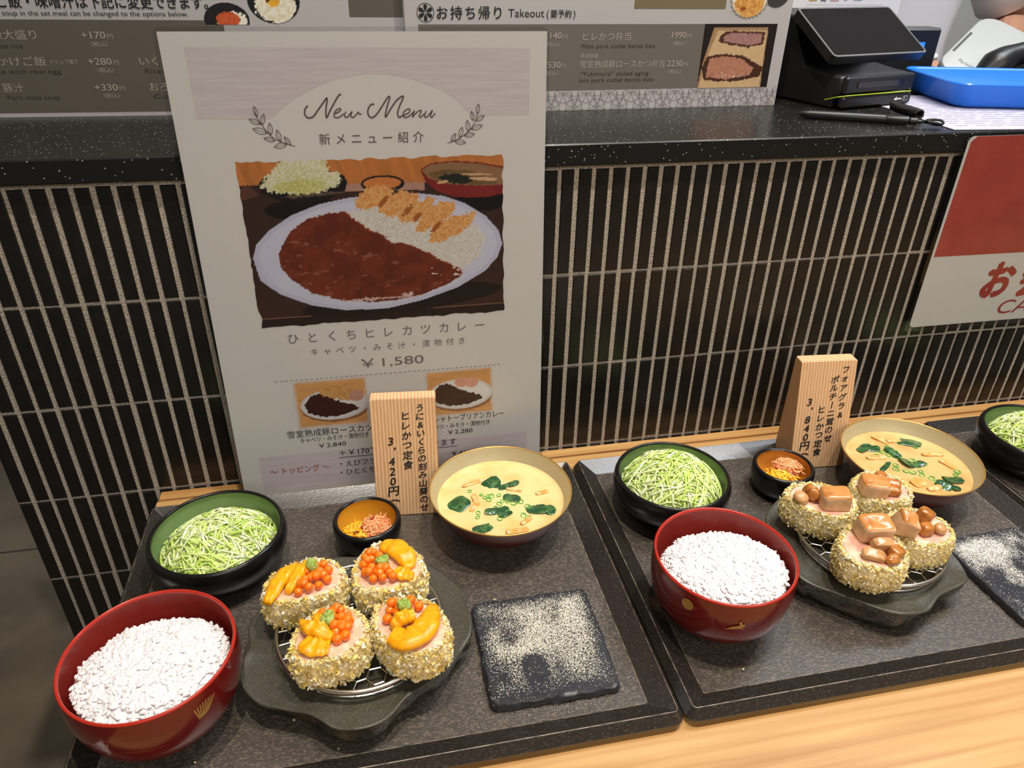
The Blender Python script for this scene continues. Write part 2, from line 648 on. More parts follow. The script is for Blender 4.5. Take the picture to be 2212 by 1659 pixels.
ZT = 18.93 * U                                  # top joint of the tiling above the table
mb = MB()
box(mb, (-0.535, 0.0, -0.72), (1.45, 0.36, 0.3125), 0)
R_ = np.random.default_rng(3)
for k in range(-33, 89):
    x0 = (k + 0.13) * U
    x1 = (k + 0.87) * U
    if k == -33:
        x0 = -0.5352
    for r in range(0, 10):
        zt = ZT - 6.296 * U * r
        zb = ZT - 6.296 * U * (r + 1) + 0.17 * U
        if zb < -0.72:
            zb = -0.72
        j = R_.normal(0, 0.00025, 5)
        y1 = -0.0013 + 0.0003 * R_.normal()
        b = 0.0007
        V = []
        for (yy, e) in ((0.0005, 0), (y1 + b, 0), (y1, b)):
            V += [(x0 + j[0] + e, yy, zb + j[1] + e), (x1 + j[2] - e, yy, zb + j[1] + e), (x1 + j[2] - e, yy, zt + j[3] - e), (x0 + j[0] + e, yy, zt + j[3] - e)]
        F = [(8, 9, 10, 11)]
        for a in (0, 4):
            for i in range(4):
                q = (i + 1) % 4
                F.append((a + i, a + q, a + 4 + q, a + 4 + i))
        mb.add(V, F, 1)
struct(mb.build('wall_front', [M_GROUT, M_TILE], smooth=0), 'counter front faced with upright black glazed tiles and pale sandy grout', 'wall')

mb = MB()
box(mb, (-0.56, -0.006, 0.3128), (1.6, 0.40, 0.3325), 0, 0.0012)
tag(mb.build('counter_slab', M_GRANITE, smooth=30), 'speckled black granite slab along the top of the tiled counter', 'counter')

mb = MB()
box(mb, (-3.0, -1.6, -0.76), (3.0, 3.0, -0.72), 0)
for y in (0.803, 1.403, 0.203, -0.397):
    box(mb, (-3.0, y, -0.7201), (3.0, y + 0.005, -0.7196), 1)
for x in (-0.93 - 0.6 * 2, -0.93 - 1.8, 0.87, 1.47):
    box(mb, (x, -1.6, -0.7201), (x + 0.005, 3.0, -0.7196), 1)
struct(mb.build('floor', [M_FLOOR, M_JOINT], smooth=0), 'grey brown concrete-look floor tiles beyond the end of the counter', 'floor')

mb = MB()
box(mb, (0.2, 1.75, -0.72), (3.0, 1.85, 1.9), 0)
struct(mb.build('wall_back', M_PLASTER, smooth=0), 'pale grey wall behind the staff side of the counter', 'wall')

t = thing('display_table', 'pale oak display table carrying the trays against the tiled counter', 'table', (0, 0, 0))
mb = MB()
box(mb, (-0.405, -0.60, -0.035), (1.3, -0.0184, 0.0), 0, 0.001)
box(mb, (-0.405, -0.0184, -0.035), (1.3, -0.0153, -0.0025), 1)
mb.build('table_top', [M_OAK, M_OAKDK], t, smooth=30)
mb = MB()
box(mb, (-0.4035, -0.0153, -0.035), (1.3, -0.0030, 0.0), 0, 0.0006)
mb.build('back_strip', M_OAK, t, smooth=30)
for x in (-0.36, 1.2):
    mb = MB()
    box(mb, (x, -0.55, -0.72), (x + 0.05, -0.50, -0.035), 0, 0.002)
    mb.build('leg', M_OAK, t, smooth=30)

# ------------------------------------------------------------------ laminated poster
FP = Frame((-0.1677, -0.0345, 0.0), (1, 0, 0), (0, 0.07975, 0.99681), (0, -0.99681, 0.07975))
def slab(mb, fr, u0, u1, v0, v1, r, n0, n1, m=0):
    P = rrect(u0, u1, v0, v1, r, 0)
    A, B = fr.p(P[:, 0], P[:, 1], n0), fr.p(P[:, 0], P[:, 1], n1)
    rings(mb, [A, B], True, True, True, m)

po = thing('menu_poster', 'white New Menu curry poster in clear laminate leaning on the counter', 'poster', (0, 0, 0))
mb = MB(); slab(mb, FP, -150, 151.2, 3.5, 423.6, 0.3, -0.15, 0.1)
mb.build('paper', M_PAPER, po, smooth=0)
mb = MB(); slab(mb, FP, -153.6, 153.6, 0.3, 427.0, 7, -0.35, -0.17)
slab(mb, FP, -153.6, 153.6, 0.3, 427.0, 7, 0.75, 0.95)
mb.build('laminate_film', M_FILM, po, smooth=0)
M_MAUVE = mat('mauve_ink', tuple(ink(203, 188, 177)), 0.6, noise=(18, tuple(ink(196, 180, 170)), 0.4, 0.6), stretch=(1, 1, 26))
mb = MB()
A = [(-77.5, 358.7), (-66, 368.5), (-54.7, 375.8), (-31.8, 386.2), (-12, 391), (5.4, 393.0), (24, 391.6), (42.4, 387.4), (60, 380.5), (72.4, 374), (82, 364), (88.4, 359.5)]
poly = [(-132.5, 361.5)] + [(A[0][0], 360.2)] + [(float(a), float(b)) for a, b in spline(A, 30)[1:-1]] + [(A[-1][0], 359.6), (136.5, 359.2), (137, 411), (-132.5, 413)]
FP.poly(mb, poly, 0.2)
mb.build('mauve_panel', M_MAUVE, po, smooth=0)
mb = MB(); FP.rect(mb, -131, 137, 8.5, 48.5, 0.2)
mb.build('mauve_panel', M_MAUVE, po, smooth=0)

SCRIPT = [[(-46.4, 369.9), (-48.9, 366.8), (-49.4, 363.1), (-47.0, 360.4), (-43.0, 361.4), (-39.3, 365.6), (-34.9, 370.7), (-31.1, 375.1), (-30.8, 373.3), (-32.4, 366.5), (-32.7, 360.1), (-29.4, 365.4), (-24.9, 372.1), (-21.0, 377.3), (-19.2, 377.6)], [(-25.8, 363.2), (-22.3, 364.7), (-20.5, 366.5), (-21.8, 367.1), (-24.4, 365.8), (-26.3, 363.2), (-26.1, 360.5), (-22.8, 360.4), (-18.6, 363.0)], [(-16.8, 364.6), (-18.2, 361.4), (-16.1, 360.3), (-13.0, 363.5), (-11.8, 364.5), (-13.2, 361.3), (-11.1, 360.2), (-8.1, 362.8), (-6.9, 364.1), (-6.4, 362.8), (-4.4, 362.5)], [(6.5, 370.0), (3.7, 369.5), (1.1, 365.8), (1.1, 361.6), (4.0, 359.6), (8.1, 362.5), (13.1, 368.8), (18.1, 375.3), (19.4, 374.6), (17.1, 368.8), (14.8, 361.3), (15.5, 360.2), (19.1, 365.5), (24.7, 372.4), (29.4, 375.5), (30.5, 374.7), (27.2, 368.6), (24.9, 362.7), (26.1, 359.4), (28.4, 360.5)], [(28.4, 360.5), (33.7, 362.5), (35.3, 365.0), (33.9, 365.8), (30.9, 364.2), (29.4, 361.5), (30.6, 359.3), (34.1, 360.0), (38.3, 363.5)], [(39.0, 364.6), (36.9, 359.2), (40.0, 362.4), (43.5, 364.5), (44.7, 363.9), (42.7, 360.2), (43.8, 359.1), (46.9, 361.7)], [(48.7, 363.9), (47.0, 360.1), (48.4, 359.0), (51.5, 361.6), (53.9, 364.3), (52.0, 360.0), (53.1, 358.9), (56.1, 362.1)]]
mb = MB()
for s_ in SCRIPT:
    FP.stroke(mb, s_, 1.15 if len(s_) > 12 else 0.9, 0.4)
FP.spaced(mb, '新メニュー紹介', -40.7, 45.8, 339.9, 9.6, bold=0.0)
mb.build('heading', M_BROWNINK, po, smooth=0)
BRL = [(-60.0, 338.7), (-65.3, 340.4), (-73.6, 343.9), (-79.4, 348.9), (-83.8, 355.9), (-86.7, 361.3), (-87.6, 366.0)]
LEAVL = [[(-86.7, 361.8), (-87.9, 370.1)], [(-84.8, 356.5), (-93.2, 360.5)], [(-83.8, 355.9), (-81.2, 364.3)], [(-80.4, 349.5), (-91.4, 353.1)], [(-77.9, 348.0), (-77.7, 357.4)], [(-75.3, 343.4), (-83.8, 345.8)], [(-71.0, 342.8), (-73.0, 352.0)], [(-66.4, 340.5), (-76.7, 338.6)], [(-63.4, 339.6), (-67.8, 346.5)]]
BRR = [(65.4, 337.8), (71.6, 339.5), (78.9, 343.3), (85.6, 348.7), (89.9, 355.3), (92.2, 361.9)]
LEAVR = [[(91.8, 360.8), (92.8, 368.7)], [(88.1, 355.4), (86.6, 363.1)], [(89.9, 355.3), (97.7, 359.1)], [(83.8, 346.5), (82.8, 356.0)], [(86.2, 348.5), (96.0, 351.6)], [(75.9, 342.0), (78.5, 350.6)], [(80.1, 343.3), (89.1, 344.7)], [(68.6, 339.0), (73.0, 345.7)], [(71.6, 339.2), (81.4, 337.6)]]
for B_, LV in ((BRL, LEAVL), (BRR, LEAVR)):
    mb = MB()
    FP.stroke(mb, B_, 0.55, 0.4)
    for a, b in LV:
        a, b = np.array(a), np.array(b)
        d = b - a
        q = np.array([-d[1], d[0]])
        FP.stroke(mb, [a, a + 0.3 * d + 0.17 * q, a + 0.65 * d + 0.17 * q, b], 0.5, 0.4)
        FP.stroke(mb, [a, a + 0.3 * d - 0.17 * q, a + 0.65 * d - 0.17 * q, b], 0.5, 0.4)
        FP.stroke(mb, [a, a + 0.85 * d], 0.35, 0.4)
    mb.build('leaf_branch', M_BROWNINK, po, smooth=0)
mb = MB()
FP.spaced(mb, 'ひとくちヒレカツカレー', -88.5, 95.5, 166.0, 11.2)
FP.spaced(mb, 'キャベツ・みそ汁・漬物付き', -69.5, 76, 152.6, 7.8)
FP.text(mb, '￥1,580', -24.5, 135.6, 12.2, 34.5)
for i in range(47):
    a = -105 + i * 4.6
    FP.stroke(mb, [(a, 128.4 - 0.03 * i), (a + 2.7, 128.4 - 0.03 * i)], 0.55, 0.4)
mb.build('dish_name', M_GREYINK, po, smooth=0)
mb = MB()
FP.text(mb, '雪室熟成豚ロースカツカレー', -101.1, 67.6, 8.4, 5)
FP.text(mb, 'キャベツ・みそ汁・漬物付き', -89.8, 60.8, 6.3, -24)
FP.text(mb, '￥2,840', -73, 53.2, 6.6, -46.8)
FP.text(mb, 'のシャトーブリアンカレー', 34.5, 69.3, 8.0, 112.7)
FP.text(mb, 'キャベツ・みそ汁・漬物付き', 31, 61.4, 6.2, 98.1)
FP.text(mb, '￥2,280', 54.8, 53.8, 6.6, 80.1)
FP.text(mb, '＋￥170でトッピングできます', -54.5, 41.8, 8.4, 63)
FP.stroke(mb, [(-55, 39.6), (63.5, 39.2)], 0.6, 0.4)
FP.text(mb, '￥460', 57.6, 28.4, 6.8, 78)
FP.text(mb, '・えびフライ', -54.5, 29.3, 7.6, -12)
FP.text(mb, '・ひとくちヒレカツ', -55.3, 19.4, 7.6, 10)
mb.build('small_print', M_INK, po, smooth=0)
mb = MB()
FP.text(mb, '～ トッピング ～', -122.7, 27.6, 8.8, -65.5)
mb.build('topping_note', M_REDINK, po, smooth=0)

PLATE = [(-106.5, 247.1), (-102.3, 259.0), (-90.4, 270.4), (-70.5, 282.5), (-46.6, 290.9), (-23.0, 295.1), (-11.3, 295.8), (36.2, 297.1), (60.2, 293.5), (78.4, 286.7), (96.9, 274.8), (109.4, 260.4), (112.5, 248.7), (107.9, 236.0), (96.0, 223.5), (69.6, 209.1), (36.9, 199.2), (4.7, 193.4), (-32.8, 194.2), (-62.8, 201.0), (-88.9, 213.3), (-103.5, 227.0)]
CURRY = [(-85.4, 248.3), (-80.6, 257.9), (-72.2, 269.5), (-57.3, 278.3), (-40.6, 282.3), (-25.4, 282.8), (-21.2, 277.8), (-13.4, 272.0), (-6.8, 266.2), (3.7, 262.0), (11.6, 254.1), (25.0, 252.2), (37.0, 246.4), (45.5, 242.1), (55.2, 235.1), (64.0, 230.7), (74.0, 224.8), (73.2, 219.6), (56.8, 211.3), (37.2, 204.6), (11.5, 200.4), (-13.6, 200.8), (-38.0, 204.5), (-61.4, 212.7), (-77.7, 226.6), (-84.5, 237.1)]
RICE = [(-24.2, 283.4), (-12.3, 284.6), (-0.1, 288.9), (17.7, 288.1), (47.4, 280.7), (90.4, 265.1), (96.5, 254.7), (92.4, 242.1), (87.1, 234.6), (75.3, 224.8), (55.2, 233.8), (37.0, 246.4), (11.6, 254.1), (-6.8, 266.2), (-21.2, 277.8)]
KATSU = [[(-16.2, 293.1), (-6.0, 303.2), (10.5, 304.3), (17.3, 300.0), (9.3, 288.5), (-6.4, 284.4), (-16.8, 287.2)], [(2.9, 282.7), (9.9, 295.6), (26.8, 299.6), (38.5, 295.6), (39.3, 288.4), (27.0, 284.1), (13.2, 276.2)], [(18.2, 278.4), (35.6, 287.3), (48.1, 294.0), (52.8, 290.2), (50.0, 283.1), (34.8, 272.8), (22.5, 270.9)], [(34.3, 264.2), (39.9, 277.4), (55.1, 287.7), (68.6, 288.9), (69.5, 279.8), (56.8, 270.5), (40.4, 262.6)], [(44.9, 254.9), (50.4, 267.1), (65.6, 275.0), (88.2, 278.9), (86.7, 270.3), (73.8, 259.7), (53.5, 251.9)]]
CABB = [(-92.9, 307.7), (-85.0, 316.4), (-73.6, 327.2), (-58.1, 330), (-38.1, 328.0), (-34.5, 318.0), (-25.6, 315.5), (-27.7, 306.4), (-45.5, 300.7), (-68.2, 300.5), (-84.7, 302.8)]
CBOWL = [(-94.1, 308.3), (-88.6, 314.3), (-65.9, 318.6), (-34.5, 318.0), (-23.4, 314.2), (-21.1, 308.4), (-23.5, 301.6), (-36.9, 295.1), (-62.5, 291.5), (-80.1, 295.8), (-91.5, 302.0)]
MBOWL = [(41.2, 316.6), (49.5, 321.5), (67.5, 323.3), (91.6, 321.3), (116, 316.5), (116, 293.8), (97.1, 290.8), (72.4, 291.8), (55.5, 297.3), (45.1, 306.0)]
MIN = [(42.0, 316.0), (50.6, 320.7), (67.4, 322.1), (91.5, 320.2), (116, 314.8), (116, 301.3), (91.1, 301.3), (66.7, 303.4), (48.8, 308.8)]
MSOUP = [(46.6, 312.9), (61.2, 315.9), (85.3, 314.5), (107.3, 306.1), (108.5, 302.4), (91.2, 301.6), (66.7, 304.0), (51.3, 309.3)]

def main_picture(U_, V_):
    p = Paint(U_, V_, ink(186, 112, 52))
    g = vnoise(np.stack([U_ * 0.6 + V_ * 0.15, V_ * 0.12], -1), 0.5, 2, 4)
    p.C *= (1 + 0.25 * g)[..., None]
    tl = 308.5 - 0.018 * (U_ + 100)
    p.fill(V_ < tl, ink(58, 36, 27), n=0.3, sc=1.6, seed=4)
    p.fill((V_ < tl) & (V_ > tl - 6.5) & (U_ > -26) & (U_ < 44), ink(172, 128, 104), n=0.15, sc=2)
    p.poly([(-102, 309.7), (-107.5, 306), (-110, 296), (-94, 300)], ink(92, 56, 40), n=0.2)
    p.fill(np.abs(V_ - 200) < 0.35, ink(120, 82, 58))
    p.fill(np.abs(V_ - 190.8) < 0.5, ink(136, 96, 66))
    p.fill((V_ < 190.3), ink(36, 24, 20), n=0.25)
    p.ell(-58, 287, 34, 9, ink(24, 15, 12), rag=1)
    p.poly(CBOWL, ink(26, 21, 18))
    p.ell(-50, 299, 26, 1.2, ink(96, 74, 58), rot=0.05, rag=1.5)
    p.poly(CABB, ink(196, 186, 122), rag=3.2, sc=0.9, col2=ink(232, 222, 178))
    p.ell(-60, 306, 22, 6, ink(176, 168, 84), rag=4, sc=1.3, col2=ink(210, 200, 130))
    p.ell(8.4, 306, 18.5, 7.2, ink(30, 22, 20))
    p.ell(8, 306.5, 16, 5, ink(198, 118, 58), n=0.2)
    p.ell(95, 288, 26, 9, ink(18, 12, 12), rag=1)
    p.poly(MBOWL, ink(124, 36, 32), n=0.15, sc=0.2)
    p.poly(MIN, ink(140, 102, 66), n=0.1)
    p.poly(MSOUP, ink(110, 82, 48), n=0.3, sc=0.6)
    p.ell(72, 308, 15, 4, ink(34, 34, 24), rot=-0.1, rag=2)
    p.ell(90, 311, 14, 1.1, ink(196, 150, 104), rot=-0.05)
    p.ell(96, 307, 13, 1.6, ink(206, 160, 116), rot=-0.08)
    p.ell(60, 305.5, 5, 1.2, ink(200, 160, 110), rot=0.15)
    p.ell(20, 201, 92, 12, ink(26, 18, 16), rot=0.06, rag=1)
    p.poly(PLATE, ink(186, 180, 186), n=0.06, sc=0.03)
    p.poly([(q[0] * 0.955 + 0.1, 246 + (q[1] - 246) * 0.93) for q in PLATE], ink(196, 190, 192), n=0.04, sc=0.05)
    p.poly(RICE, ink(216, 206, 188), rag=2.5, sc=1.2, col2=ink(196, 182, 158))
    p.poly([(q[0] + 0.8, q[1] + 0.6) for q in CURRY], ink(150, 66, 26), rag=1.6)
    cm = p.poly(CURRY, ink(96, 38, 20), rag=1.0, sc=0.10, col2=ink(116, 48, 26))
    hl = vnoise(np.stack([U_ * 0.35, V_], -1), 0.42, 12, 4)
    p.fill(cm & (hl > 0.44) & (V_ < 262), ink(138, 78, 58))
    p.fill(cm & (hl > 0.36) & (V_ < 209) & (np.abs(U_ + 5) < 52), ink(206, 172, 158))
    p.fill(cm & (hl > 0.42) & (np.abs(V_ - 226) < 8) & (U_ > 38), ink(220, 196, 180))
    p.ell(0, 203.4, 40, 0.9, ink(196, 156, 140), rag=1.2)
    for i, k in enumerate(KATSU):
        p.poly(k, ink(206, 134, 66), rag=3.0, sc=0.7, seed=i, col2=ink(226, 166, 100))
    for i, (a, b) in enumerate(((8, 291), (28, 282), (36, 276), (52, 266))):
        p.ell(a, b, 2.2, 6, ink(160, 88, 36), rot=-0.7, rag=3)
    return p.C
picture('dish_photo', po, FP, -108.5, 113.5, 183.0, 327.0, 300, 200, main_picture, 0.35, wavy=1.6)

def small_curry(uc, vc, kind):
    def fn(U_, V_):
        p = Paint(U_, V_, ink(206, 148, 86))
        p.C *= (1 + 0.15 * vnoise(np.stack([U_ * 0.1, V_ * 0.6], -1), 0.5, 5, 3))[..., None]
        p.ell(uc + 2, vc - 5, 33, 16.5, ink(150, 98, 60), rag=1)
        p.ell(uc + 1, vc - 2.5, 32, 16.5, ink(206, 198, 186), n=0.05)
        p.ell(uc + 1, vc - 2, 29, 14.3, ink(218, 210, 196), n=0.04)
        p.poly([(uc - 28, vc - 1), (uc - 20, vc + 9), (uc - 11, vc + 10), (uc + 2, vc + 2), (uc + 20, vc - 5), (uc + 24, vc - 9), (uc + 8, vc - 15), (uc - 12, vc - 15), (uc - 25, vc - 9)], ink(62, 30, 26), rag=1.4, n=0.25, sc=0.8)
        if kind:
            p.ell(uc + 8, vc + 9, 20, 7, ink(190, 130, 62), rot=-0.22, rag=2.5, sc=0.8, col2=ink(206, 156, 92))
            p.ell(uc + 22, vc + 5, 7, 6, ink(190, 138, 112), rag=2, n=0.15)
        else:
            p.ell(uc + 2, vc + 10, 6.5, 5, ink(206, 148, 120), rag=1, n=0.12)
            p.ell(uc + 12, vc + 9, 7, 5.5, ink(210, 152, 124), rag=1, n=0.12)
        k = np.clip(np.minimum(np.minimum(U_ - U_.min(), U_.max() - U_), np.minimum(V_ - V_.min(), V_.max() - V_)) / 3.5 + 0.25 * vnoise(p.P, 0.5, 3, 2), 0, 1)[..., None]
        return p.C * k + (1 - k) * 0.79
    return fn
picture('curry_photo', po, FP, -90, -21, 75.5, 127, 110, 84, small_curry(-54, 102, 1), 0.3)
picture('curry_photo', po, FP, 34.5, 102, 75, 126, 110, 84, small_curry(68, 101, 0), 0.3)

# ------------------------------------------------------------------ menu boards standing on the counter
def board_frame(p0, p1):
    d = np.array([p1[0] - p0[0], p1[1] - p0[1], 0.0])
    d /= np.linalg.norm(d)
    return Frame((p0[0], p0[1], 0.3325), d, (0, 0, 1), (d[1], -d[0], 0))
FL = board_frame((-0.5144, 0.1774), (-0.3573, 0.1708))
FR = board_frame((0.0241, 0.1524), (0.2945, 0.1591))
M_MENU = mat('menu_paper', (0.50, 0.485, 0.49), 0.45, spec=0.4)
M_PANEL = mat('grey_panel_ink', sr(112, 106, 98), 0.5)
M_PANELD = mat('dark_grey_panel_ink', sr(98, 92, 84), 0.5)
M_OLIVE = mat('olive_panel_ink', sr(120, 110, 80), 0.5)
M_PALEINK = mat('pale_ink', sr(172, 164, 154), 0.5)
M_PATT = mat('pattern_ink', sr(88, 80, 74), 0.5)
M_MUTEINK = mat('mute_dark_ink', sr(62, 56, 50), 0.5)
mu = thing('menu_board', 'tall menu sheet of rice and soup options standing left behind the poster', 'menu board', (0, 0, 0))
mb = MB(); slab(mb, FL, -70, 396, 0.2, 215, 1, -1.2, 0)
mb.build('sheet', M_MENU, mu, smooth=0)
mb = MB(); FL.rect(mb, -60, 222, 4.2, 85.6, 0.2)
FL.rect(mb, 340.7, 392.4, 89.2, 160, 0.2)
mb.build('grey_panel', M_PANELD, mu, smooth=0)
mb = MB()
FL.text(mb, 'セットのご飯・味噌汁は下記に変更できます。', -18, 96.0, 12.2, 211, n=0.4, bold=0.015)
FL.text(mb, 'Rice and miso soup in the set meal can be changed to the options below.', -10, 88.9, 6.0, 191.5, n=0.4)
mb.build('heading', M_INK, mu, smooth=0)
mb = MB()
for s_, a, b, v, c in (('ご飯大盛り', 6, 54, 69.5, '+170'), ('卵かけご飯', 2, 56, 46.8, '+280'), ('豚汁', 11.6, 29.5, 23.6, '+330')):
    FL.text(mb, s_, a, v, 9.0, b, n=0.4)
    FL.text(mb, c, 92.9, v + 0.2, 8.6, 114, n=0.4, bold=0.01)
    FL.text(mb, '円', 115.5, v + 0.4, 5.0, 120.4, n=0.4)
    FL.text(mb, '（税込）', 99.5, v - 6.4, 4.8, 114, n=0.4)
FL.text(mb, 'トリュフ塩で', 60, 48.2, 4.4, 84, n=0.4)
FL.text(mb, 'いくらご飯', 139, 46.8, 9.0, 190, n=0.4)
FL.text(mb, 'おろしかつ', 143, 23.6, 9.0, 190, n=0.4)
mb.build('price_list', M_PALEINK, mu, smooth=0)
for s_, a, b, v in (('Large-size rice', 0, 39.5, 61.6), ('Rice with raw egg', 4, 66.5, 39.5), ('Pork miso soup', 12.8, 59.2, 16.3), ('Rice with', 142, 175, 39.5), ('Cutlet', 145, 175, 16.3)):
    mb = MB(); FL.text(mb, s_, a, v, 5.8, b, n=0.4)
    mb.build('translation', M_MUTEINK, mu, smooth=0)
def two_bowls(U_, V_):
    p = Paint(U_, V_, ink(30, 24, 24))
    p.ell(271, 103, 24.5, 20, ink(26, 22, 24), n=0.2)
    p.ell(272, 98.5, 19, 15, ink(226, 212, 182), rag=2.5, sc=0.5, col2=ink(206, 186, 146))
    p.ell(270, 105, 8, 7.5, ink(214, 152, 42), rag=2, n=0.2, sc=0.4)
    p.ell(268, 106, 2, 6, ink(64, 48, 22), rot=-0.6, rag=1.5)
    m = ((U_ - 226) / 21) ** 2 + ((V_ - 86) / 15) ** 2 < 1
    p.fill(m, ink(32, 26, 26), n=0.2)
    p.ell(231, 85, 14, 8, ink(220, 206, 176), rag=2, n=0.1)
    p.ell(227, 86.5, 11, 6.5, ink(168, 66, 34), rag=1, sc=1.2, col2=ink(196, 88, 44))
    return p.C
picture('bowls_photo', mu, FL, 204, 297, 82, 121, 150, 64, two_bowls, 0.35,
        mask=lambda U_, V_: ((((U_ - 271) / 24.5) ** 2 + ((V_ - 103) / 20) ** 2 < 1) | (((U_ - 226) / 21) ** 2 + ((V_ - 86) / 15) ** 2 < 1)))

mu = thing('menu_board', 'takeout menu sheet with patterned lower border standing right behind the poster', 'menu board', (0, 0, 0))
mb = MB(); slab(mb, FR, -146, 270.2, 0.2, 215, 1, -1.2, 0)
mb.build('sheet', M_MENU, mu, smooth=0)
mb = MB(); FR.rect(mb, -133.2, 172.5, 20.4, 83.7, 0.2)
mb.build('grey_panel', M_PANEL, mu, smooth=0)
mb = MB(); FR.rect(mb, 89.5, 192, 98, 200, 0.2)
mb.build('olive_panel', M_OLIVE, mu, smooth=0)
mb = MB()
FR.circle(mb, -125.6, 94, 8.2, 0.6, seg=40)
for i in range(6):
    a = math.pi / 6 + i * math.pi / 3
    ca, sa = math.cos(a), math.sin(a)
    q = [(-125.6 + ca * x - sa * y, 94 + sa * x + ca * y) for x, y in ((0.7, 0), (3.2, 1.3), (5.6, 1.9), (7.0, 1.2), (7.4, 0), (7.0, -1.2), (5.6, -1.9), (3.2, -1.3))]
    FR.poly(mb, q, 0.4)
mb.build('flower_crest', M_INK, mu, smooth=0)
mb = MB()
FR.spaced(mb, 'お持ち帰り', -115.5, -47.5, 89.2, 12.6, bold=0.012)
FR.text(mb, 'Takeout', -43, 90.2, 10.4, -6.0)
FR.text(mb, '(', -3.5, 90.0, 9.5)
FR.text(mb, '要予約', 0.6, 90.4, 7.6, 22.6, bold=0.012)
FR.text(mb, ')', 24.3, 90.0, 9.5)
mb.build('heading', M_INK, mu, smooth=0)
mb = MB()
def price(s_, a, b, v):
    FR.text(mb, s_, a, v, 8.6, b, bold=0.012)
    FR.text(mb, '円', b + 1.4, v + 0.1, 4.8, b + 6)
    FR.text(mb, '（税込）', a + 2.5, v - 6.9, 4.6, a + 17)
price('2140', -6, 13.6, 70.2)
price('2530', -6, 13.6, 42.6)
FR.text(mb, '盛り合わせ弁当', -95, 68.9, 8.8, -35)
FR.text(mb, '特選かつ弁当', -95, 42.6, 8.8, -40)
mb.build('price_list', M_PALEINK, mu, smooth=0)
mb = MB()
price('1990', 134.4, 151, 70.2)
price('2230', 132.7, 150.6, 42.4)
mb.build('price_list', M_PALEINK, mu, smooth=0)
mb = MB()
FR.text(mb, 'ヒレかつ弁当', 36.3, 68.9, 8.8, 88.6)
FR.text(mb, '新潟県産', 34.9, 51.9, 4.9, 54.2)
FR.text(mb, '雪室熟成豚ロースかつ弁当', 34.5, 42.6, 8.0, 129.4)
mb.build('dish_list', M_PALEINK, mu, smooth=0)
mb = MB()
FR.text(mb, 'Fillet pork cutlet bento box', 35.3, 61.2, 5.8, 117)
mb.build('translation', M_MUTEINK, mu, smooth=0)
mb = MB()
FR.text(mb, '“Yukimuro” styled aging', 35, 34.4, 5.8, 112.4)
FR.text(mb, 'loin pork cutlet bento box', 34.4, 28.2, 5.8, 119)
mb.build('translation', M_MUTEINK, mu, smooth=0)
mb = MB()
cl = (-145.5, 269.8, 0.5, 20.2)
for r_, (v, off) in enumerate(((16.6, 18.0), (2.6, 5.0), (30.6, 5.0))):
    for i in range(-7, 12):
        u = off + i * 25.6
        FR.circle(mb, u, v, 9.0, 0.32, clip=cl)
        if r_ != 1:
            FR.circle(mb, u, v, 16.0, 0.32, clip=cl, seg=44)
        for k in range(8):
            a = k * math.pi / 4 + 0.39
            for s0 in np.arange(0.4, 9, 1.4):
                q = [(u + math.cos(a) * s, v + math.sin(a) * s) for s in (s0, s0 + 1.4)]
                if all(cl[0] <= x <= cl[1] and cl[2] <= y <= cl[3] for x, y in q):
                    FR.stroke(mb, q, 0.3, 0.4)
mb.build('ring_pattern', M_PATT, mu, smooth=0)
def bento(U_, V_):
    p = Paint(U_, V_, ink(30, 20, 16))
    p.poly([(182, 80), (246, 80), (248, 20), (171, 20), (174, 45)], ink(150, 112, 76), n=0.2, sc=0.3)
    p.poly([(187, 77), (245, 77), (247, 20), (173, 20), (178, 50)], ink(186, 150, 104), n=0.1, sc=0.4)
    p.poly([(190, 72), (198, 77), (243, 76), (243, 64), (225, 60), (190, 66)], ink(70, 40, 26), rag=1.5)
    p.poly([(194, 71), (202, 75), (240, 74), (240, 65), (224, 62.5), (196, 67)], ink(150, 104, 92), rag=1, n=0.2)
    p.poly([(178, 52), (196, 54), (220, 53), (248, 40), (244, 30), (210, 26), (178, 28), (173, 40)], ink(64, 36, 22), rag=1.5)
    p.poly([(181, 50), (200, 52), (219, 50), (236, 40), (233, 33), (205, 28.5), (180, 31)], ink(164, 108, 80), rag=1.2, n=0.25, sc=0.6)
    h = vnoise(p.P, 1.2, 4, 2)
    p.fill((h > 0.45) & (V_ < 36) & (V_ > 30) & (U_ > 190) & (U_ < 228), ink(226, 192, 160))
    return p.C
picture('bento_photo', mu, FR, 171, 256.3, 20, 83.8, 110, 84, bento, 0.35)
def dish(U_, V_):
    p = Paint(U_, V_, ink(206, 192, 170))
    r = np.hypot((U_ - 218.5) / 22, (V_ - 107) / 18)
    p.fill(r > 0.9, ink(150, 132, 104))
    p.ell(219, 104, 17, 14, ink(176, 116, 48), rag=2.5, sc=0.5, col2=ink(206, 150, 76))
    p.ell(212, 98, 3, 2, ink(140, 66, 30), rag=1)
    return p.C
picture('gratin_photo', mu, FR, 194, 243, 86, 128, 80, 64, dish, 0.45,
        mask=lambda U_, V_: np.hypot((U_ - 218.5) / 22, (V_ - 107) / 18) < 1 + 0.035 * np.sin(26 * np.arctan2(V_ - 107, U_ - 218.5)))
mb = MB(); a = np.linspace(0, 2 * np.pi, 40)
FR.poly(mb, [(250 + 15 * math.cos(t_), 114 + 14.5 * math.sin(t_)) for t_ in a[:-1]], 0.4)
mb.build('bowl_photo', M_MUTEINK, mu, smooth=0)

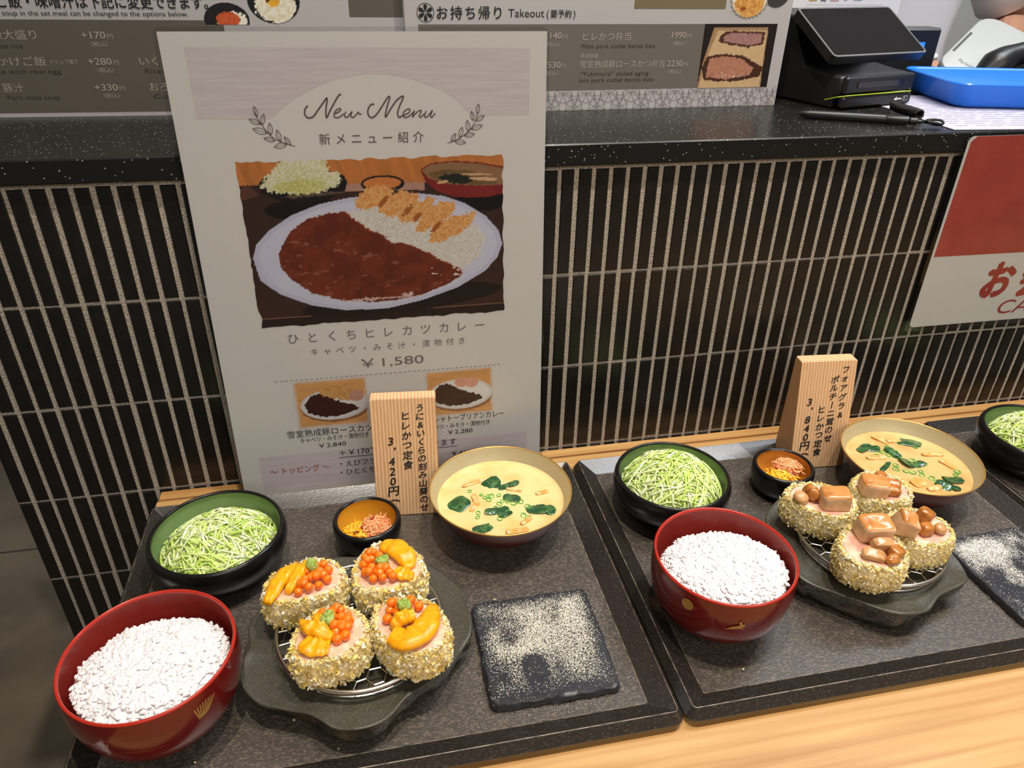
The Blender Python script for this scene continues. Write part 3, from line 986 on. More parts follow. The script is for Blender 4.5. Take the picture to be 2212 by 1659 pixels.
# ------------------------------------------------------------------ cashier sign taped to the counter front
FS = Frame((0.4085, -0.0085, 0.1165), (1, 0, 0), (0, 0, 1), (0, -1, 0))
cs = thing('cashier_sign', 'laminated red and white cashier sign hung on the tiled counter', 'sign', (0, 0, 0))
mb = MB(); slab(mb, FS, 5, 290, 4.0, 212.5, 6, -0.15, 0.1)
mb.build('card', M_PAPER, cs, smooth=0)
mb = MB()
FS.poly(mb, [(8, 87.5), (290, 85.2), (290, 206.5), (284, 212.4), (14, 212.4), (8.2, 207)], 0.25)
mb.build('red_field', mat('sign_red_ink', tuple(ink(166, 64, 50)), 0.5, noise=(40, tuple(ink(176, 72, 56)), 0.4, 0.7)), cs, smooth=0)
mb = MB()
FS.text(mb, 'お', 81.5, 37.5, 47, 119, bold=0.05, shear=0.12, res=6)
FS.text(mb, '会計', 128, 37.5, 47, 215, bold=0.05, shear=0.12, res=6)
FS.text(mb, 'CASHIER', 113.5, 12.8, 24, 238, shear=0.25, res=6)
mb.build('lettering', mat('sign_red_letters', tuple(ink(160, 52, 40)), 0.5), cs, smooth=0)
mb = MB(); slab(mb, FS, 0, 295, -1.2, 215.0, 5, -0.35, -0.17)
slab(mb, FS, 0, 295, -1.2, 215.0, 5, 0.6, 0.8)
mb.build('laminate_film', M_FILM, cs, smooth=0)

# ------------------------------------------------------------------ trays
M_TRAY = mat('charcoal_textured_tray', (0.022, 0.019, 0.016), 0.27, spec=0.9, bump=(620, 0.13, 0.0006), noise=(760, (0.085, 0.070, 0.055), 0.52, 0.76), stretch=(0.55, 1.3, 1))
M_TRAYIN = mat('paler_tray_floor', (0.062, 0.052, 0.043), 0.36, spec=0.8, bump=(620, 0.22, 0.0006), noise=(760, (0.20, 0.165, 0.128), 0.48, 0.74), stretch=(0.55, 1.3, 1))  # floor in a paler charcoal than the rim, with lighter speckle
M_WORN = mat('worn_tray_edge', (0.28, 0.22, 0.165), 0.5, noise=(130, (0.05, 0.045, 0.04), 0.42, 0.62))
def tray_mesh():
    W_, D_ = 0.4198, 0.3113
    L = [(0.016, 0.0, 0.006), (0.004, 0.0015, 0.008), (0.0, 0.0055, 0.009), (0.0, 0.0072, 0.009), (0.0008, 0.0084, 0.0085),
         (0.0050, 0.0150, 0.0035), (0.0056, 0.0152, 0.003), (0.0200, 0.0066, 0.0014), (0.0212, 0.0061, 0.0012), (0.0218, 0.006, 0.001)]
    R = [rrect(i, W_ - i, i, D_ - i, r, z) for i, z, r in L]
    mb = MB()
    rings(mb, R, True, True, False, [0, 0, 0, 0, 0, 1, 0, 0, 1])
    n = len(R[0])
    mb.add(R[-1], [tuple(range(n))], 2)
    return mb
base = tray_mesh().build('tray', [M_TRAY, M_WORN, M_TRAYIN], None, smooth=28)
TRAYS = [(-0.4044, -0.3535, 'charcoal tray at the left with the sea urchin cutlet meal on it'),
         (0.0164, -0.3535, 'charcoal tray in the middle carrying the foie gras cutlet meal'),
         (0.4366, -0.3530, 'charcoal tray cut off by the right edge with one cabbage bowl')]
for i, (x, y, lb) in enumerate(TRAYS):
    o = base if i == 0 else base.copy()
    if i:
        COLL.objects.link(o)
    o.location = (x, y, 0.0001)
    tag(o, lb, 'tray', 'serving trays')
FZ = 0.0064                                     # tray floor height

# ------------------------------------------------------------------ wooden price blocks
def price_block(x, y, rz, w, h, db, dt, label, cols):
    t = thing('price_block', label, 'price sign', (x, y, FZ), rz, 'wooden price blocks')
    mb = MB()
    b = 0.0022
    pr = [(0, 0), (0, h - b), (-b * 0.6, h), (-dt + b * 0.4, h), (-dt, h - b * 0.5), (-db + 0.0008, 0.0012), (-db + 0.0012, 0)]
    V, F = [], []
    n = len(pr)
    for xx, e in ((0.0, 0.0008), (0.0012, 0.0), (w - 0.0012, 0.0), (w, 0.0008)):
        cy = sum(p[0] for p in pr) / n
        for yy, zz in pr:
            V.append((xx, yy + (e if yy < cy else -e), zz - (e if zz > h / 2 else 0)))
    for k in range(3):
        for i in range(n):
            j = (i + 1) % n
            F.append((k * n + i, k * n + j, (k + 1) * n + j, (k + 1) * n + i))
    F.append(tuple(range(n))[::-1])
    F.append(tuple(3 * n + i for i in range(n)))
    mb.add(V, F)
    mb.build('block', M_CEDAR, t, smooth=0)
    d = np.array([0, db - dt - 0.0008, h - 0.0030])
    ln = np.linalg.norm(d)
    d /= ln
    fr = Frame((0, -db + 0.0008, 0.0012), (1, 0, 0), d, (0, -d[2], d[1]))
    mb = MB()
    for s_, u, a, e, sz in cols:
        H = ln * 1000
        fr.vertical(mb, s_, u * w * 1000, (1 - a) * H, (1 - e) * H, sz, n=0.25, bold=0.024, shear=0.10, sxy=(1.0, 0.95))
    mb.build('brush_lettering', M_INK, t, smooth=0)
    return t
price_block(-0.1861, -0.0467, -0.0919, 0.0605, 0.1144, 0.0435, 0.0126,
            'wooden price block marked 3,420 yen standing in front of the poster',
            [('うに&いくらの刻み山葵のせ', 0.75, 0.075, 0.945, 8.6), ('ヒレかつ定食', 0.53, 0.135, 0.56, 9.6), ('3,420円︵', 0.28, 0.35, 0.875, 11.5)])
price_block(0.2484, -0.0515, -0.09, 0.0600, 0.1165, 0.0410, 0.0140,
            'wooden price block marked 3,840 yen at the back of the middle tray',
            [('フォアグラ&', 0.815, 0.077, 0.50, 8.8), ('ポルチ|ニ茸のせ', 0.64, 0.163, 0.72, 9.2), ('ヒレかつ定食', 0.465, 0.44, 0.85, 9.4), ('3,840円︵', 0.225, 0.365, 0.87, 11.5)])

# ------------------------------------------------------------------ bowls
M_BLACK = mat('black_lacquer', (0.009, 0.008, 0.008), 0.22, spec=0.5, bump=(300, 0.08, 0.0003))
M_GREENIN = mat('green_glaze', sr(118, 146, 92), 0.3, noise=(30, sr(130, 156, 104), 0.4, 0.7))
M_YELLOWIN = mat('yellow_glaze', sr(214, 156, 44), 0.3)
M_ORANGEIN = mat('amber_glaze', sr(204, 138, 52), 0.3)
M_REDOUT = mat('dark_red_lacquer', sr(104, 20, 18), 0.16, spec=0.5)
M_REDIN = mat('matt_red_lacquer', sr(146, 46, 38), 0.30, spec=0.5)
M_REDRIM = mat('bright_red_rim', sr(184, 46, 32), 0.22)
M_MAROON = mat('maroon_lacquer', sr(92, 28, 26), 0.25)
M_GOLDIN = mat('gold_sprayed_lining', sr(200, 188, 152), 0.42, metal=0.25, noise=(900, sr(180, 164, 122), 0.5, 0.75))
M_GOLDRIM = mat('gold_rim', sr(214, 170, 96), 0.3, metal=0.6)
M_GOLDPAINT = mat('gold_painting', sr(172, 134, 70), 0.4, metal=0.3)
M_GOLDFAINT = mat('faint_gold_painting', sr(126, 56, 40), 0.3)

def side_point(prof, th, z, off=0.0002):
    zs = [p[1] for p in prof]
    r = np.interp(z, zs, [p[0] for p in prof]) + off
    return np.stack([r * np.cos(th), r * np.sin(th), z + 0 * r], -1)

RB = [(0.0245, 0.0), (0.0262, 0.0055), (0.0268, 0.0075), (0.036, 0.0105), (0.0445, 0.0175), (0.0505, 0.0275), (0.0540, 0.039), (0.0555, 0.050), (0.0556, 0.060), (0.0550, 0.0672)]
def rice_bowl(x, y, label, motif):
    t = thing('rice_bowl', label, 'bowl', (x, y, FZ), 0, 'red lacquer rice bowls')
    pz = [p for p in RB if p[1] >= 0.0075]
    P = spline([(r, z) for r, z in pz], 26)
    mb = MB(); lathe(mb, [(0.012, 0.0085)] + [tuple(p) for p in P], 96, 0, True)
    mb.build('body', M_REDOUT, t)
    mb = MB(); lathe(mb, [(0.0555 - 0.0007, 0.0669), (0.0551, 0.0680), (0.0545, 0.0690), (0.0536, 0.0692), (0.0530, 0.0684), (0.0527, 0.0668)], 96)
    mb.build('rim', M_REDRIM, t, smooth=180)
    mb = MB(); lathe(mb, [tuple(p) for p in spline([(0.0527, 0.0670), (0.0533, 0.058), (0.053, 0.047), (0.051, 0.036), (0.0465, 0.026), (0.040, 0.0185), (0.030, 0.014), (0.004, 0.0125)], 30)], 96, 0, False, True)
    mb.build('lining', M_REDIN, t)
    mb = MB(); lathe(mb, [(0.0225, 0.0), (0.0245, 0.0), (0.0258, 0.003), (0.0262, 0.0076)], 72)
    lathe(mb, [(0.0225, 0.0075), (0.0225, 0.0)], 72)
    mb.build('foot', M_REDOUT, t)
    mb = MB(); mf = MB()
    def line(pts, w, tgt):
        Q = spline(pts, 30)
        Nn = np.gradient(Q, axis=0)
        Nn = np.stack([-Nn[:, 1], Nn[:, 0]], 1)
        Nn /= np.linalg.norm(Nn, axis=1)[:, None] + 1e-9
        A, B = Q + Nn * w / 2, Q - Nn * w / 2
        V = np.concatenate([side_point(pz, A[:, 0] / 0.054, A[:, 1]), side_point(pz, B[:, 0] / 0.054, B[:, 1])])
        tgt.add(V, [(30 + i, 30 + i + 1, i + 1, i) for i in range(29)])
    def blob(pts, tgt):
        Q = np.asarray(pts, float)
        V = [side_point(pz, np.array(q[0] / 0.054), np.array(q[1]), 0.0009) for q in Q]
        tgt.add(np.array(V), [tuple(range(len(Q)))])
    mo = MB()
    ru = MB()
    motif(line, blob, mb, mf, mo, ru)
    if ru.n:
        ru.build('faint_painting', M_GOLDFAINT, t, smooth=0)
    mb.build('gold_painting', M_GOLDPAINT, t, smooth=0)
    if mo.n:
        mo.build('gold_painting', M_GOLDPAINT, t, smooth=0)
    if mf.n:
        mf.build('faint_painting', M_GOLDFAINT, t, smooth=0)
    return t
def A_(deg):
    return math.radians(deg) * 0.054
def motif_grass(line, blob, g, f, moon, rush=None):
    for k in range(8):
        a = A_(-50.5 + k * 0.7)
        line([(a, 0.0480 + 0.0002 * k), (a + 0.0010 + 0.0007 * (k - 3), 0.0535), (a + 0.0030 + 0.0014 * (k - 3.5), 0.0605 - 0.0004 * abs(k - 4))], 0.0010, g)
    for P in ([(-84, 0.0525), (-70, 0.0540), (-57, 0.0570)], [(-80, 0.0525), (-68, 0.0515), (-62, 0.0520)], [(-104, 0.0425), (-86, 0.0425), (-70, 0.0458)], [(-96, 0.0425), (-84, 0.0405), (-74, 0.0410)]):
        line([(A_(q), z) for q, z in P], 0.0006, f)
    line([(A_(-110), 0.0460), (A_(-107.5), 0.0490), (A_(-106.5), 0.0520)], 0.0008, moon)
    line([(A_(-124), 0.0645), (A_(-118), 0.052), (A_(-110), 0.0455)], 0.0005, f)
def motif_rabbit(line, blob, g, f, moon, rush=None):
    blob([(A_(-142.5) + 0.0046 * math.cos(t_), 0.0575 + 0.0050 * math.sin(t_)) for t_ in np.linspace(0, 2 * np.pi, 24)[:-1]], moon)
    cx, cz = A_(-104.5), 0.0487
    body = [(-10, -2.6), (-7.5, -2.2), (-5.5, -0.6), (-3, 1.0), (0, 1.6), (2.6, 2.6), (1.6, 4.6), (2.4, 6.6), (4.0, 5.4), (4.6, 3.4), (6.6, 3.4), (7.6, 1.8), (6.2, 0.4), (5.0, -0.4), (7.0, -1.6), (6.4, -2.2), (3.0, -1.6), (-1, -1.8), (-4, -2.6), (-8, -3.4)]
    blob([(cx + a * 0.00082, cz + b * 0.00100) for a, b in body], g)
    for P, w in (([(-176, 0.053), (-160, 0.0425), (-143, 0.0450), (-122, 0.057)], 0.00045), ([(-178, 0.061), (-164, 0.052), (-148, 0.0505), (-128, 0.062)], 0.00045), ([(-170, 0.062), (-158, 0.059), (-150, 0.060)], 0.0004)):
        line([(A_(q), z) for q, z in P], w, f)
    line([(A_(-125), 0.0655), (A_(-121), 0.056), (A_(-112), 0.0475)], 0.00045, f)
    for k in range(5):
        a = A_(-88 + 4 * k)
        line([(a, 0.0530 + 0.0015 * k), (a + 0.002, 0.0560 + 0.0014 * k), (a + 0.001, 0.0590 + 0.0012 * k), (a + 0.004, 0.0610 + 0.0010 * k)], 0.0004, rush)
rice_bowl(-0.3427, -0.2787, 'red lacquer bowl of rice at the front left corner of the left tray', motif_grass)
rice_bowl(0.0760, -0.2633, 'red lacquer bowl of rice with a gold rabbit on the middle tray', motif_rabbit)

M_RICE = mat('cooked_rice', (0.88, 0.87, 0.875), 0.30, spec=0.4, sss=0.0)
def rice(x, y, label, seed, wet):
    r_ = np.random.default_rng(seed)
    mb = MB()
    n = 40
    a = np.linspace(0, 2 * np.pi, n, endpoint=False)
    def top(px, py):
        r = np.hypot(px, py)
        z = 0.0592 + 0.0055 * (1 - (r / 0.05) ** 2) - 0.13 * (py + 0.01) - 0.0035 * np.clip((r - 0.034) / 0.012, 0, 1) ** 2
        return z + 0.0026 * vnoise(np.stack([px, py], -1) + seed, 75, seed, 3)
    R = []
    RM = lambda aa: 0.0492 + 0.0016 * vnoise(np.stack([np.cos(aa), np.sin(aa)], -1), 2.2, seed, 2) - 0.0062 * np.clip(np.sin(aa), 0, 1)
    rm = RM(a)
    R.append(np.stack([rm * 0.98 * np.cos(a), rm * 0.98 * np.sin(a), 0 * a + 0.040], 1))
    for f in (1.0, 0.93, 0.8, 0.65, 0.5, 0.35, 0.2, 0.07):
        X, Y = rm * f * np.cos(a), rm * f * np.sin(a)
        R.append(np.stack([X, Y, top(X, Y) - (0.003 if f > 0.97 else 0.0006)], 1))
    rings(mb, R, True, True, True)
    N = 1450
    Vg, Fg = superq((0, 0, 0), (0.0029, 0.00145, 0.0010), 0.95, 10, 7)
    for i in range(N):
        th = r_.uniform(0, 2 * np.pi)
        rr = math.sqrt(r_.uniform(0, 1)) * (float(RM(np.array([th]))[0]) - 0.001)
        px, py = rr * math.cos(th), rr * math.sin(th)
        pz = float(top(np.array(px), np.array(py))) + r_.normal(0, 0.0004) - 0.0001
        Rm = np.array(Euler((r_.normal(0, 0.22), r_.normal(0, 0.22), r_.uniform(0, 6.28))).to_matrix())
        s = r_.uniform(0.85, 1.15)
        mb.add(Vg * s @ Rm.T + (px, py, pz), Fg)
    for i in range(170):      # grains standing at the ragged edge
        th = r_.uniform(0.1, 3.0)
        rr = float(RM(np.array([th]))[0]) + r_.uniform(-0.002, 0.0008)
        px, py = rr * math.cos(th), rr * math.sin(th)
        Rm = np.array(Euler((r_.normal(0, 0.7), r_.normal(0, 0.7), r_.uniform(0, 6.28))).to_matrix())
        mb.add(Vg @ Rm.T + (px, py, float(top(np.array(px), np.array(py))) - r_.uniform(0, 0.005)), Fg)
    o = mb.build('cooked_rice', M_RICE, None, smooth=180, loc=(x, y, FZ))
    return tag(o, label, 'rice', kind='stuff')
rice(-0.3422, -0.2795, 'white cooked rice filling the red bowl of the left tray', 11, 1)
rice(0.0765, -0.2640, 'white cooked rice filling the gold rabbit bowl of the middle tray', 23, 0)

def cabbage_bowl(x, y, r, label):
    t = thing('cabbage_bowl', label, 'bowl', (x, y, FZ), 0, 'black cabbage bowls')
    k = r / 0.0555
    mb = MB(); lathe(mb, [(0.012 * k, 0.0035)] + [tuple(p) for p in spline([(0.034 * k, 0.0035), (0.0415 * k, 0.007), (0.0495 * k, 0.015), (0.0545 * k, 0.025), (0.0558 * k, 0.034), (0.0548 * k, 0.0405), (0.0530 * k, 0.0432), (0.0512 * k, 0.0432), (0.0504 * k, 0.0415)], 36)], 96, 0, True)
    mb.build('body', M_BLACK, t)
    mb = MB(); lathe(mb, [tuple(p) for p in spline([(0.0504 * k, 0.0415), (0.0512 * k, 0.035), (0.049 * k, 0.024), (0.042 * k, 0.014), (0.030 * k, 0.0085), (0.004, 0.0075)], 24)], 96, 0, False, True)
    mb.build('lining', M_GREENIN, t)
    mb = MB(); lathe(mb, [(0.0345 * k, 0.005), (0.0345 * k, 0.0), (0.032 * k, 0.0), (0.032 * k, 0.004)], 64)
    mb.build('foot', M_BLACK, t)
    return t
cabbage_bowl(-0.3240, -0.1325, 0.0565, 'black bowl of shredded cabbage at the back of the left tray')
cabbage_bowl(0.0910, -0.1285, 0.0555, 'black bowl of shredded cabbage at the back of the middle tray')
cabbage_bowl(0.5055, -0.1310, 0.0580, 'black bowl of shredded cabbage on the tray cut off at the right')

M_CABB = mat('shredded_cabbage', vcol=True, rough=0.35, spec=0.4)
def cabbage(x, y, label, seed, off, hmax, n_, rad=0.046):
    r_ = np.random.default_rng(seed)
    mb = MB()
    ox, oy = off
    def top(px, py):
        d2 = (px - ox) ** 2 + (py - oy) ** 2
        return 0.016 + (hmax - 0.016) * np.clip(1 - d2 / rad ** 2 / 1.05, 0, 1) ** 0.6
    a = np.linspace(0, 2 * np.pi, 28, endpoint=False)
    R = []
    for f in (1, 0.85, 0.65, 0.4, 0.15):
        X, Y = ox + rad * 0.92 * f * np.cos(a), oy + rad * 0.92 * f * np.sin(a)
        R.append(np.stack([X, Y, np.maximum(top(X, Y) - 0.0016, 0.0098 + 0.0150 * np.clip((np.hypot(X, Y) - 0.026) / 0.0205, 0, 2) ** 1.6 + 0.0015)], 1))
    rings(mb, R, True, True, True, 0, lin((216, 230, 132)))
    pal = [lin(c) for c in ((216, 236, 138), (234, 243, 192), (202, 230, 112), (243, 247, 218), (224, 239, 160), (190, 223, 94))]
    wts = [0.26, 0.22, 0.18, 0.12, 0.16, 0.06]
    for i in range(n_):
        ln = r_.uniform(0.018, 0.052)
        th = r_.uniform(0, 6.28)
        rr = math.sqrt(r_.uniform(0, 1)) * rad * 0.9
        c0 = np.array([ox + rr * math.cos(th), oy + rr * math.sin(th)])
        d = r_.uniform(0, 6.28)
        k = r_.normal(0, 22)
        s = np.linspace(-ln / 2, ln / 2, 9)
        dirs = d + k * s + r_.normal(0, 0.15, 9).cumsum() * 0.5
        step = np.stack([np.cos(dirs), np.sin(dirs)], 1) * (ln / 8)
        P = c0 + np.cumsum(step, 0) - step.sum(0) / 2
        rad_ = np.hypot(P[:, 0], P[:, 1])
        lim = 0.0470
        P = np.where((rad_ > lim)[:, None], P * (lim / rad_)[:, None], P)
        z = top(P[:, 0], P[:, 1]) + r_.uniform(-0.0025, 0.0018) + 0.0022 * np.sin(np.linspace(0, 3.1, 9) * r_.uniform(0.5, 2) + r_.uniform(0, 3))
        z = np.maximum(z, 0.0098 + 0.0150 * np.clip((np.hypot(P[:, 0], P[:, 1]) - 0.026) / 0.0205, 0, 2) ** 1.6 + 0.0020)
        w = r_.uniform(0.00045, 0.00125)
        c = pal[r_.choice(6, p=wts)] * r_.uniform(0.92, 1.05)
        tube(mb, np.column_stack([P, z]), w, 5, 0, True, c, flat=r_.uniform(0.35, 0.9))
    o = mb.build('shredded_cabbage', M_CABB, None, smooth=180, loc=(x, y, FZ))
    return tag(o, label, 'cabbage', kind='stuff')
cabbage(-0.3240, -0.1325, 'pale green shredded cabbage heaped in the bowl at the back of the left tray', 5, (0.002, -0.004), 0.049, 620, 0.0485)
cabbage(0.0910, -0.1285, 'bright green shredded cabbage heaped in the bowl of the middle tray', 6, (-0.001, -0.001), 0.057, 720, 0.0495)
cabbage(0.5055, -0.1310, 'green shredded cabbage in the bowl cut off at the right edge', 8, (0.0, 0.0), 0.056, 620, 0.0495)

def pickle_bowl(x, y, m_in, label):
    t = thing('pickle_bowl', label, 'bowl', (x, y, FZ), 0, 'small black pickle bowls')
    mb = MB(); lathe(mb, [(0.008, 0.002)] + [tuple(p) for p in spline([(0.0205, 0.0012), (0.0245, 0.004), (0.0285, 0.012), (0.0303, 0.022), (0.0303, 0.0285), (0.0292, 0.0312), (0.0272, 0.0318), (0.0258, 0.0303)], 32)], 80, 0, True)
    mb.build('body', M_BLACK, t)
    mb = MB(); lathe(mb, [tuple(p) for p in spline([(0.0258, 0.0303), (0.0262, 0.025), (0.0245, 0.014), (0.0190, 0.0075), (0.003, 0.006)], 20)], 80, 0, False, True)
    mb.build('lining', m_in, t)
    return t
pickle_bowl(-0.1988, -0.1255, M_YELLOWIN, 'small black pickle bowl with yellow inside on the left tray')
pickle_bowl(0.2148, -0.1205, M_ORANGEIN, 'small black pickle bowl with amber inside on the middle tray')
M_PICK = mat('pickled_vegetable', vcol=True, rough=0.15, spec=0.6, sss=0.0)
def pickles(x, y, label, seed, cols, cx, cy, rx, ry, h, n_, w, kind):
    r_ = np.random.default_rng(seed)
    mb = MB()
    V, F = superq((cx, cy, h - 0.008), (rx, ry, 0.008), 1.0, 24, 12, noise=0.0008, nscale=260, seed=seed)
    mb.add(V, F, 0, lin(cols[0]))
    for i in range(n_):
        th, q = r_.uniform(0, 6.28), math.sqrt(r_.uniform(0, 1))
        px, py = cx + rx * q * math.cos(th), cy + ry * q * math.sin(th)
        z = h - 0.008 + 0.008 * math.sqrt(max(0.02, 1 - q * q))
        ln = r_.uniform(0.006, 0.013)
        d = r_.uniform(0, 6.28)
        s = np.linspace(-0.5, 0.5, 6)
        P = np.stack([px + ln * s * math.cos(d) + 0.002 * np.sin(s * 5) * r_.normal(), py + ln * s * math.sin(d) + 0.002 * np.cos(s * 6) * r_.normal(), z + 0.0012 * np.cos(s * 3) + r_.uniform(-0.0006, 0.0006) + 0 * s - 0.0006], 1)
        rr = np.hypot(P[:, 0], P[:, 1])
        P[:, :2] *= np.minimum(1, 0.0235 / (rr + 1e-9))[:, None]
        tube(mb, P, r_.uniform(0.6, 1.0) * w, 6, 0, True, lin(cols[r_.integers(len(cols))]), flat=0.6)
    o = mb.build(kind, M_PICK, None, smooth=180, loc=(x, y, FZ))
    return tag(o, label, 'pickles', kind='stuff')
YC = [(246, 186, 40), (250, 204, 74), (240, 166, 30)]
PC = [(244, 164, 108), (248, 184, 132), (240, 146, 92)]
pickles(-0.1988, -0.1255, 'yellow pickled radish in the yellow lined bowl of the left tray', 1, YC, -0.009, -0.007, 0.013, 0.014, 0.0255, 70, 0.0013, 'yellow_pickles')
pickles(-0.1988, -0.1255, 'pink pickled shreds beside yellow radish in the bowl of the left tray', 2, PC, 0.007, -0.004, 0.014, 0.014, 0.0270, 110, 0.0009, 'pink_pickles')
pickles(0.2148, -0.1205, 'yellow pickled radish in the amber lined bowl of the middle tray', 3, YC, -0.006, -0.007, 0.016, 0.0135, 0.0260, 85, 0.0013, 'yellow_pickles')
pickles(0.2148, -0.1205, 'pink pickled shreds behind yellow radish in the bowl of the middle tray', 4, PC, 0.008, 0.005, 0.0135, 0.0125, 0.0285, 110, 0.0009, 'pink_pickles')
M_CHILI = mat('dried_chili', sr(150, 24, 16), 0.3)
def chili(x, y, z, rz, label, grp):
    a = np.linspace(0.3, 2.9, 9)
    mb = MB()
    tube(mb, np.stack([0.0026 * np.cos(a), 0.0026 * np.sin(a), 0 * a], 1), 0.00045, 6, flat=1.6)
    o = mb.build('chili_sliver', M_CHILI, None, loc=(x, y, z))
    o.rotation_euler = (0.3, 0.2, rz)
    tag(o, label, 'chili', grp)
for dx, dy, rz, lb in ((-0.0095, -0.0155, 0.3, 'red chili sliver at the front of the left pickle bowl'), (-0.003, -0.008, 1.4, 'red chili sliver in the middle of the left pickle bowl'), (0.004, 0.003, 4.0, 'red chili sliver furthest back on the pink shreds of the left pickle bowl')):
    chili(-0.1988 + dx, -0.1255 + dy, FZ + 0.0268 + (0.001 if dx > 0 else 0), rz, lb, 'chili slivers in the left pickle bowl')
for dx, dy, rz, lb in ((-0.006, 0.0, 1.2, 'red chili sliver on the left half of the pickles on the middle tray'), (0.006, -0.0115, 0.2, 'red chili sliver at the front right of the pickles on the middle tray')):
    chili(0.2148 + dx, -0.1205 + dy, FZ + 0.0272, rz, lb, 'chili slivers in the middle pickle bowl')

# ------------------------------------------------------------------ miso soup
def soup_bowl(x, y, label):
    t = thing('soup_bowl', label, 'bowl', (x, y, FZ), 0, 'maroon soup bowls')
    mb = MB(); lathe(mb, [(0.010, 0.007)] + [tuple(p) for p in spline([(0.0265, 0.0065), (0.034, 0.009), (0.046, 0.0165), (0.0555, 0.0275), (0.0615, 0.039), (0.0650, 0.0470)], 30)], 110, 0, True)
    mb.build('body', M_MAROON, t)
    mb = MB(); lathe(mb, [(0.0650, 0.0468), (0.0654, 0.0478), (0.0650, 0.0486), (0.0643, 0.0484), (0.0639, 0.0476)], 110)
    mb.build('rim', M_GOLDRIM, t, smooth=180)
    mb = MB(); lathe(mb, [tuple(p) for p in spline([(0.0640, 0.0477), (0.0605, 0.039), (0.0545, 0.0285), (0.045, 0.0185), (0.033, 0.0115), (0.004, 0.0095)], 24)], 110, 0, False, True)
    mb.build('lining', M_GOLDIN, t)
    mb = MB(); lathe(mb, [(0.0275, 0.008), (0.0268, 0.0), (0.0245, 0.0), (0.0245, 0.007)], 72)
    mb.build('foot', M_MAROON, t)
    return t
MS1, MS2 = (-0.0764, -0.1257), (0.3345, -0.1470)
soup_bowl(*MS1, 'maroon soup bowl with gold lining on the left tray')
soup_bowl(*MS2, 'maroon soup bowl with gold lining on the middle tray')
def broth_mat(name, c1, c2):
    return mat(name, c1, 0.10, spec=0.5, noise=(45, c2, 0.42, 0.66), bump=(30, 0.06, 0.001))
M_BROTH = [broth_mat('miso_broth', sr(238, 210, 148), sr(228, 192, 120)), broth_mat('darker_miso_broth', sr(216, 184, 122), sr(200, 164, 100))]
M_WAKAME = mat('wakame', sr(38, 78, 46), 0.16, spec=0.6, noise=(160, sr(84, 124, 70), 0.45, 0.7))
M_TOFU = mat('fried_tofu', sr(226, 158, 74), 0.4, noise=(160, sr(240, 204, 150), 0.45, 0.65))
M_SCALLION = mat('scallion', sr(120, 190, 100), 0.25, spec=0.5, sss=0.0)
ZB = 0.0345
def soup(c, k, label, wak, tofu, scal, seed):
    t = thing('miso_soup', label, 'soup', (c[0], c[1], FZ), 0, 'miso soups')
    r_ = np.random.default_rng(seed)
    rb = 0.0583
    mb = MB()
    lathe(mb, [(rb - 0.006, ZB - 0.008), (rb + 0.0002, ZB + 0.0008), (rb - 0.0008, ZB + 0.0002), (rb - 0.004, ZB), (rb * 0.5, ZB + 0.0002), (0.002, ZB + 0.0003)], 96, 0, True, True)
    mb.build('broth', M_BROTH[k], t, smooth=180)
    for (px, py, a, b, rz) in wak:
        mb = MB()
        V, F = superq((0, 0, 0), (a * 1.2, b * 1.25, 0.0009), 0.7, 22, 9, (r_.normal(0, 0.12), r_.normal(0, 0.12), rz), 0.0016, 220, int(r_.integers(99)), bend=r_.uniform(-0.001, 0.0012))
        mb.add(V + (px / 1000 - c[0], py / 1000 - c[1], ZB + 0.0007), F)
        mb.build('wakame', M_WAKAME, t)
    for (px, py, a, b, rz) in tofu:
        mb = MB()
        V, F = superq((0, 0, 0), (a, b, 0.0012), 0.5, 20, 9, (0.1, 0.05, rz), 0.0008, 260, int(r_.integers(99)), bend=0.0006)
        mb.add(V + (px / 1000 - c[0], py / 1000 - c[1], ZB + 0.0006), F)
        mb.build('tofu_strip', M_TOFU, t)
    for (px, py, r) in scal:
        mb = MB()
        a = np.linspace(0, 2 * np.pi, 21)
        e = r_.uniform(0.7, 1.0)
        tl = r_.normal(0, 0.15)
        P = np.stack([r * np.cos(a), r * e * np.sin(a), tl * r * np.cos(a)], 1)
        tube(mb, P, 0.00042, 6, caps=False, flat=1.4)
        o = mb.build('scallion_ring', M_SCALLION, t, loc=(px / 1000 - c[0], py / 1000 - c[1], ZB + 0.0007))
        o.rotation_euler = (0, 0, r_.uniform(0, 6))
    return t
sc1 = [(-87, -120.4, 2.2), (-84, -121, 2.6), (-90.5, -122, 2.0), (-87.5, -126, 2.4), (-78.9, -133.3, 2.6), (-75.5, -130, 2.1), (-99.9, -142.1, 2.2), (-101.4, -148.0, 2.0), (-82, -153.1, 3.0), (-79.5, -150, 2.2), (-56.8, -156.8, 3.4), (-60.5, -153, 2.4), (-62.1, -133.2, 2.2), (-58.5, -134, 2.6), (-54.1, -141.3, 2.6), (-66, -135, 2.8), (-70.5, -131.5, 2.0), (-103, -110.5, 1.8), (-84, -139, 2.6), (-73, -146, 2.4), (-93, -117.5, 1.7), (-77, -121, 2.2)]
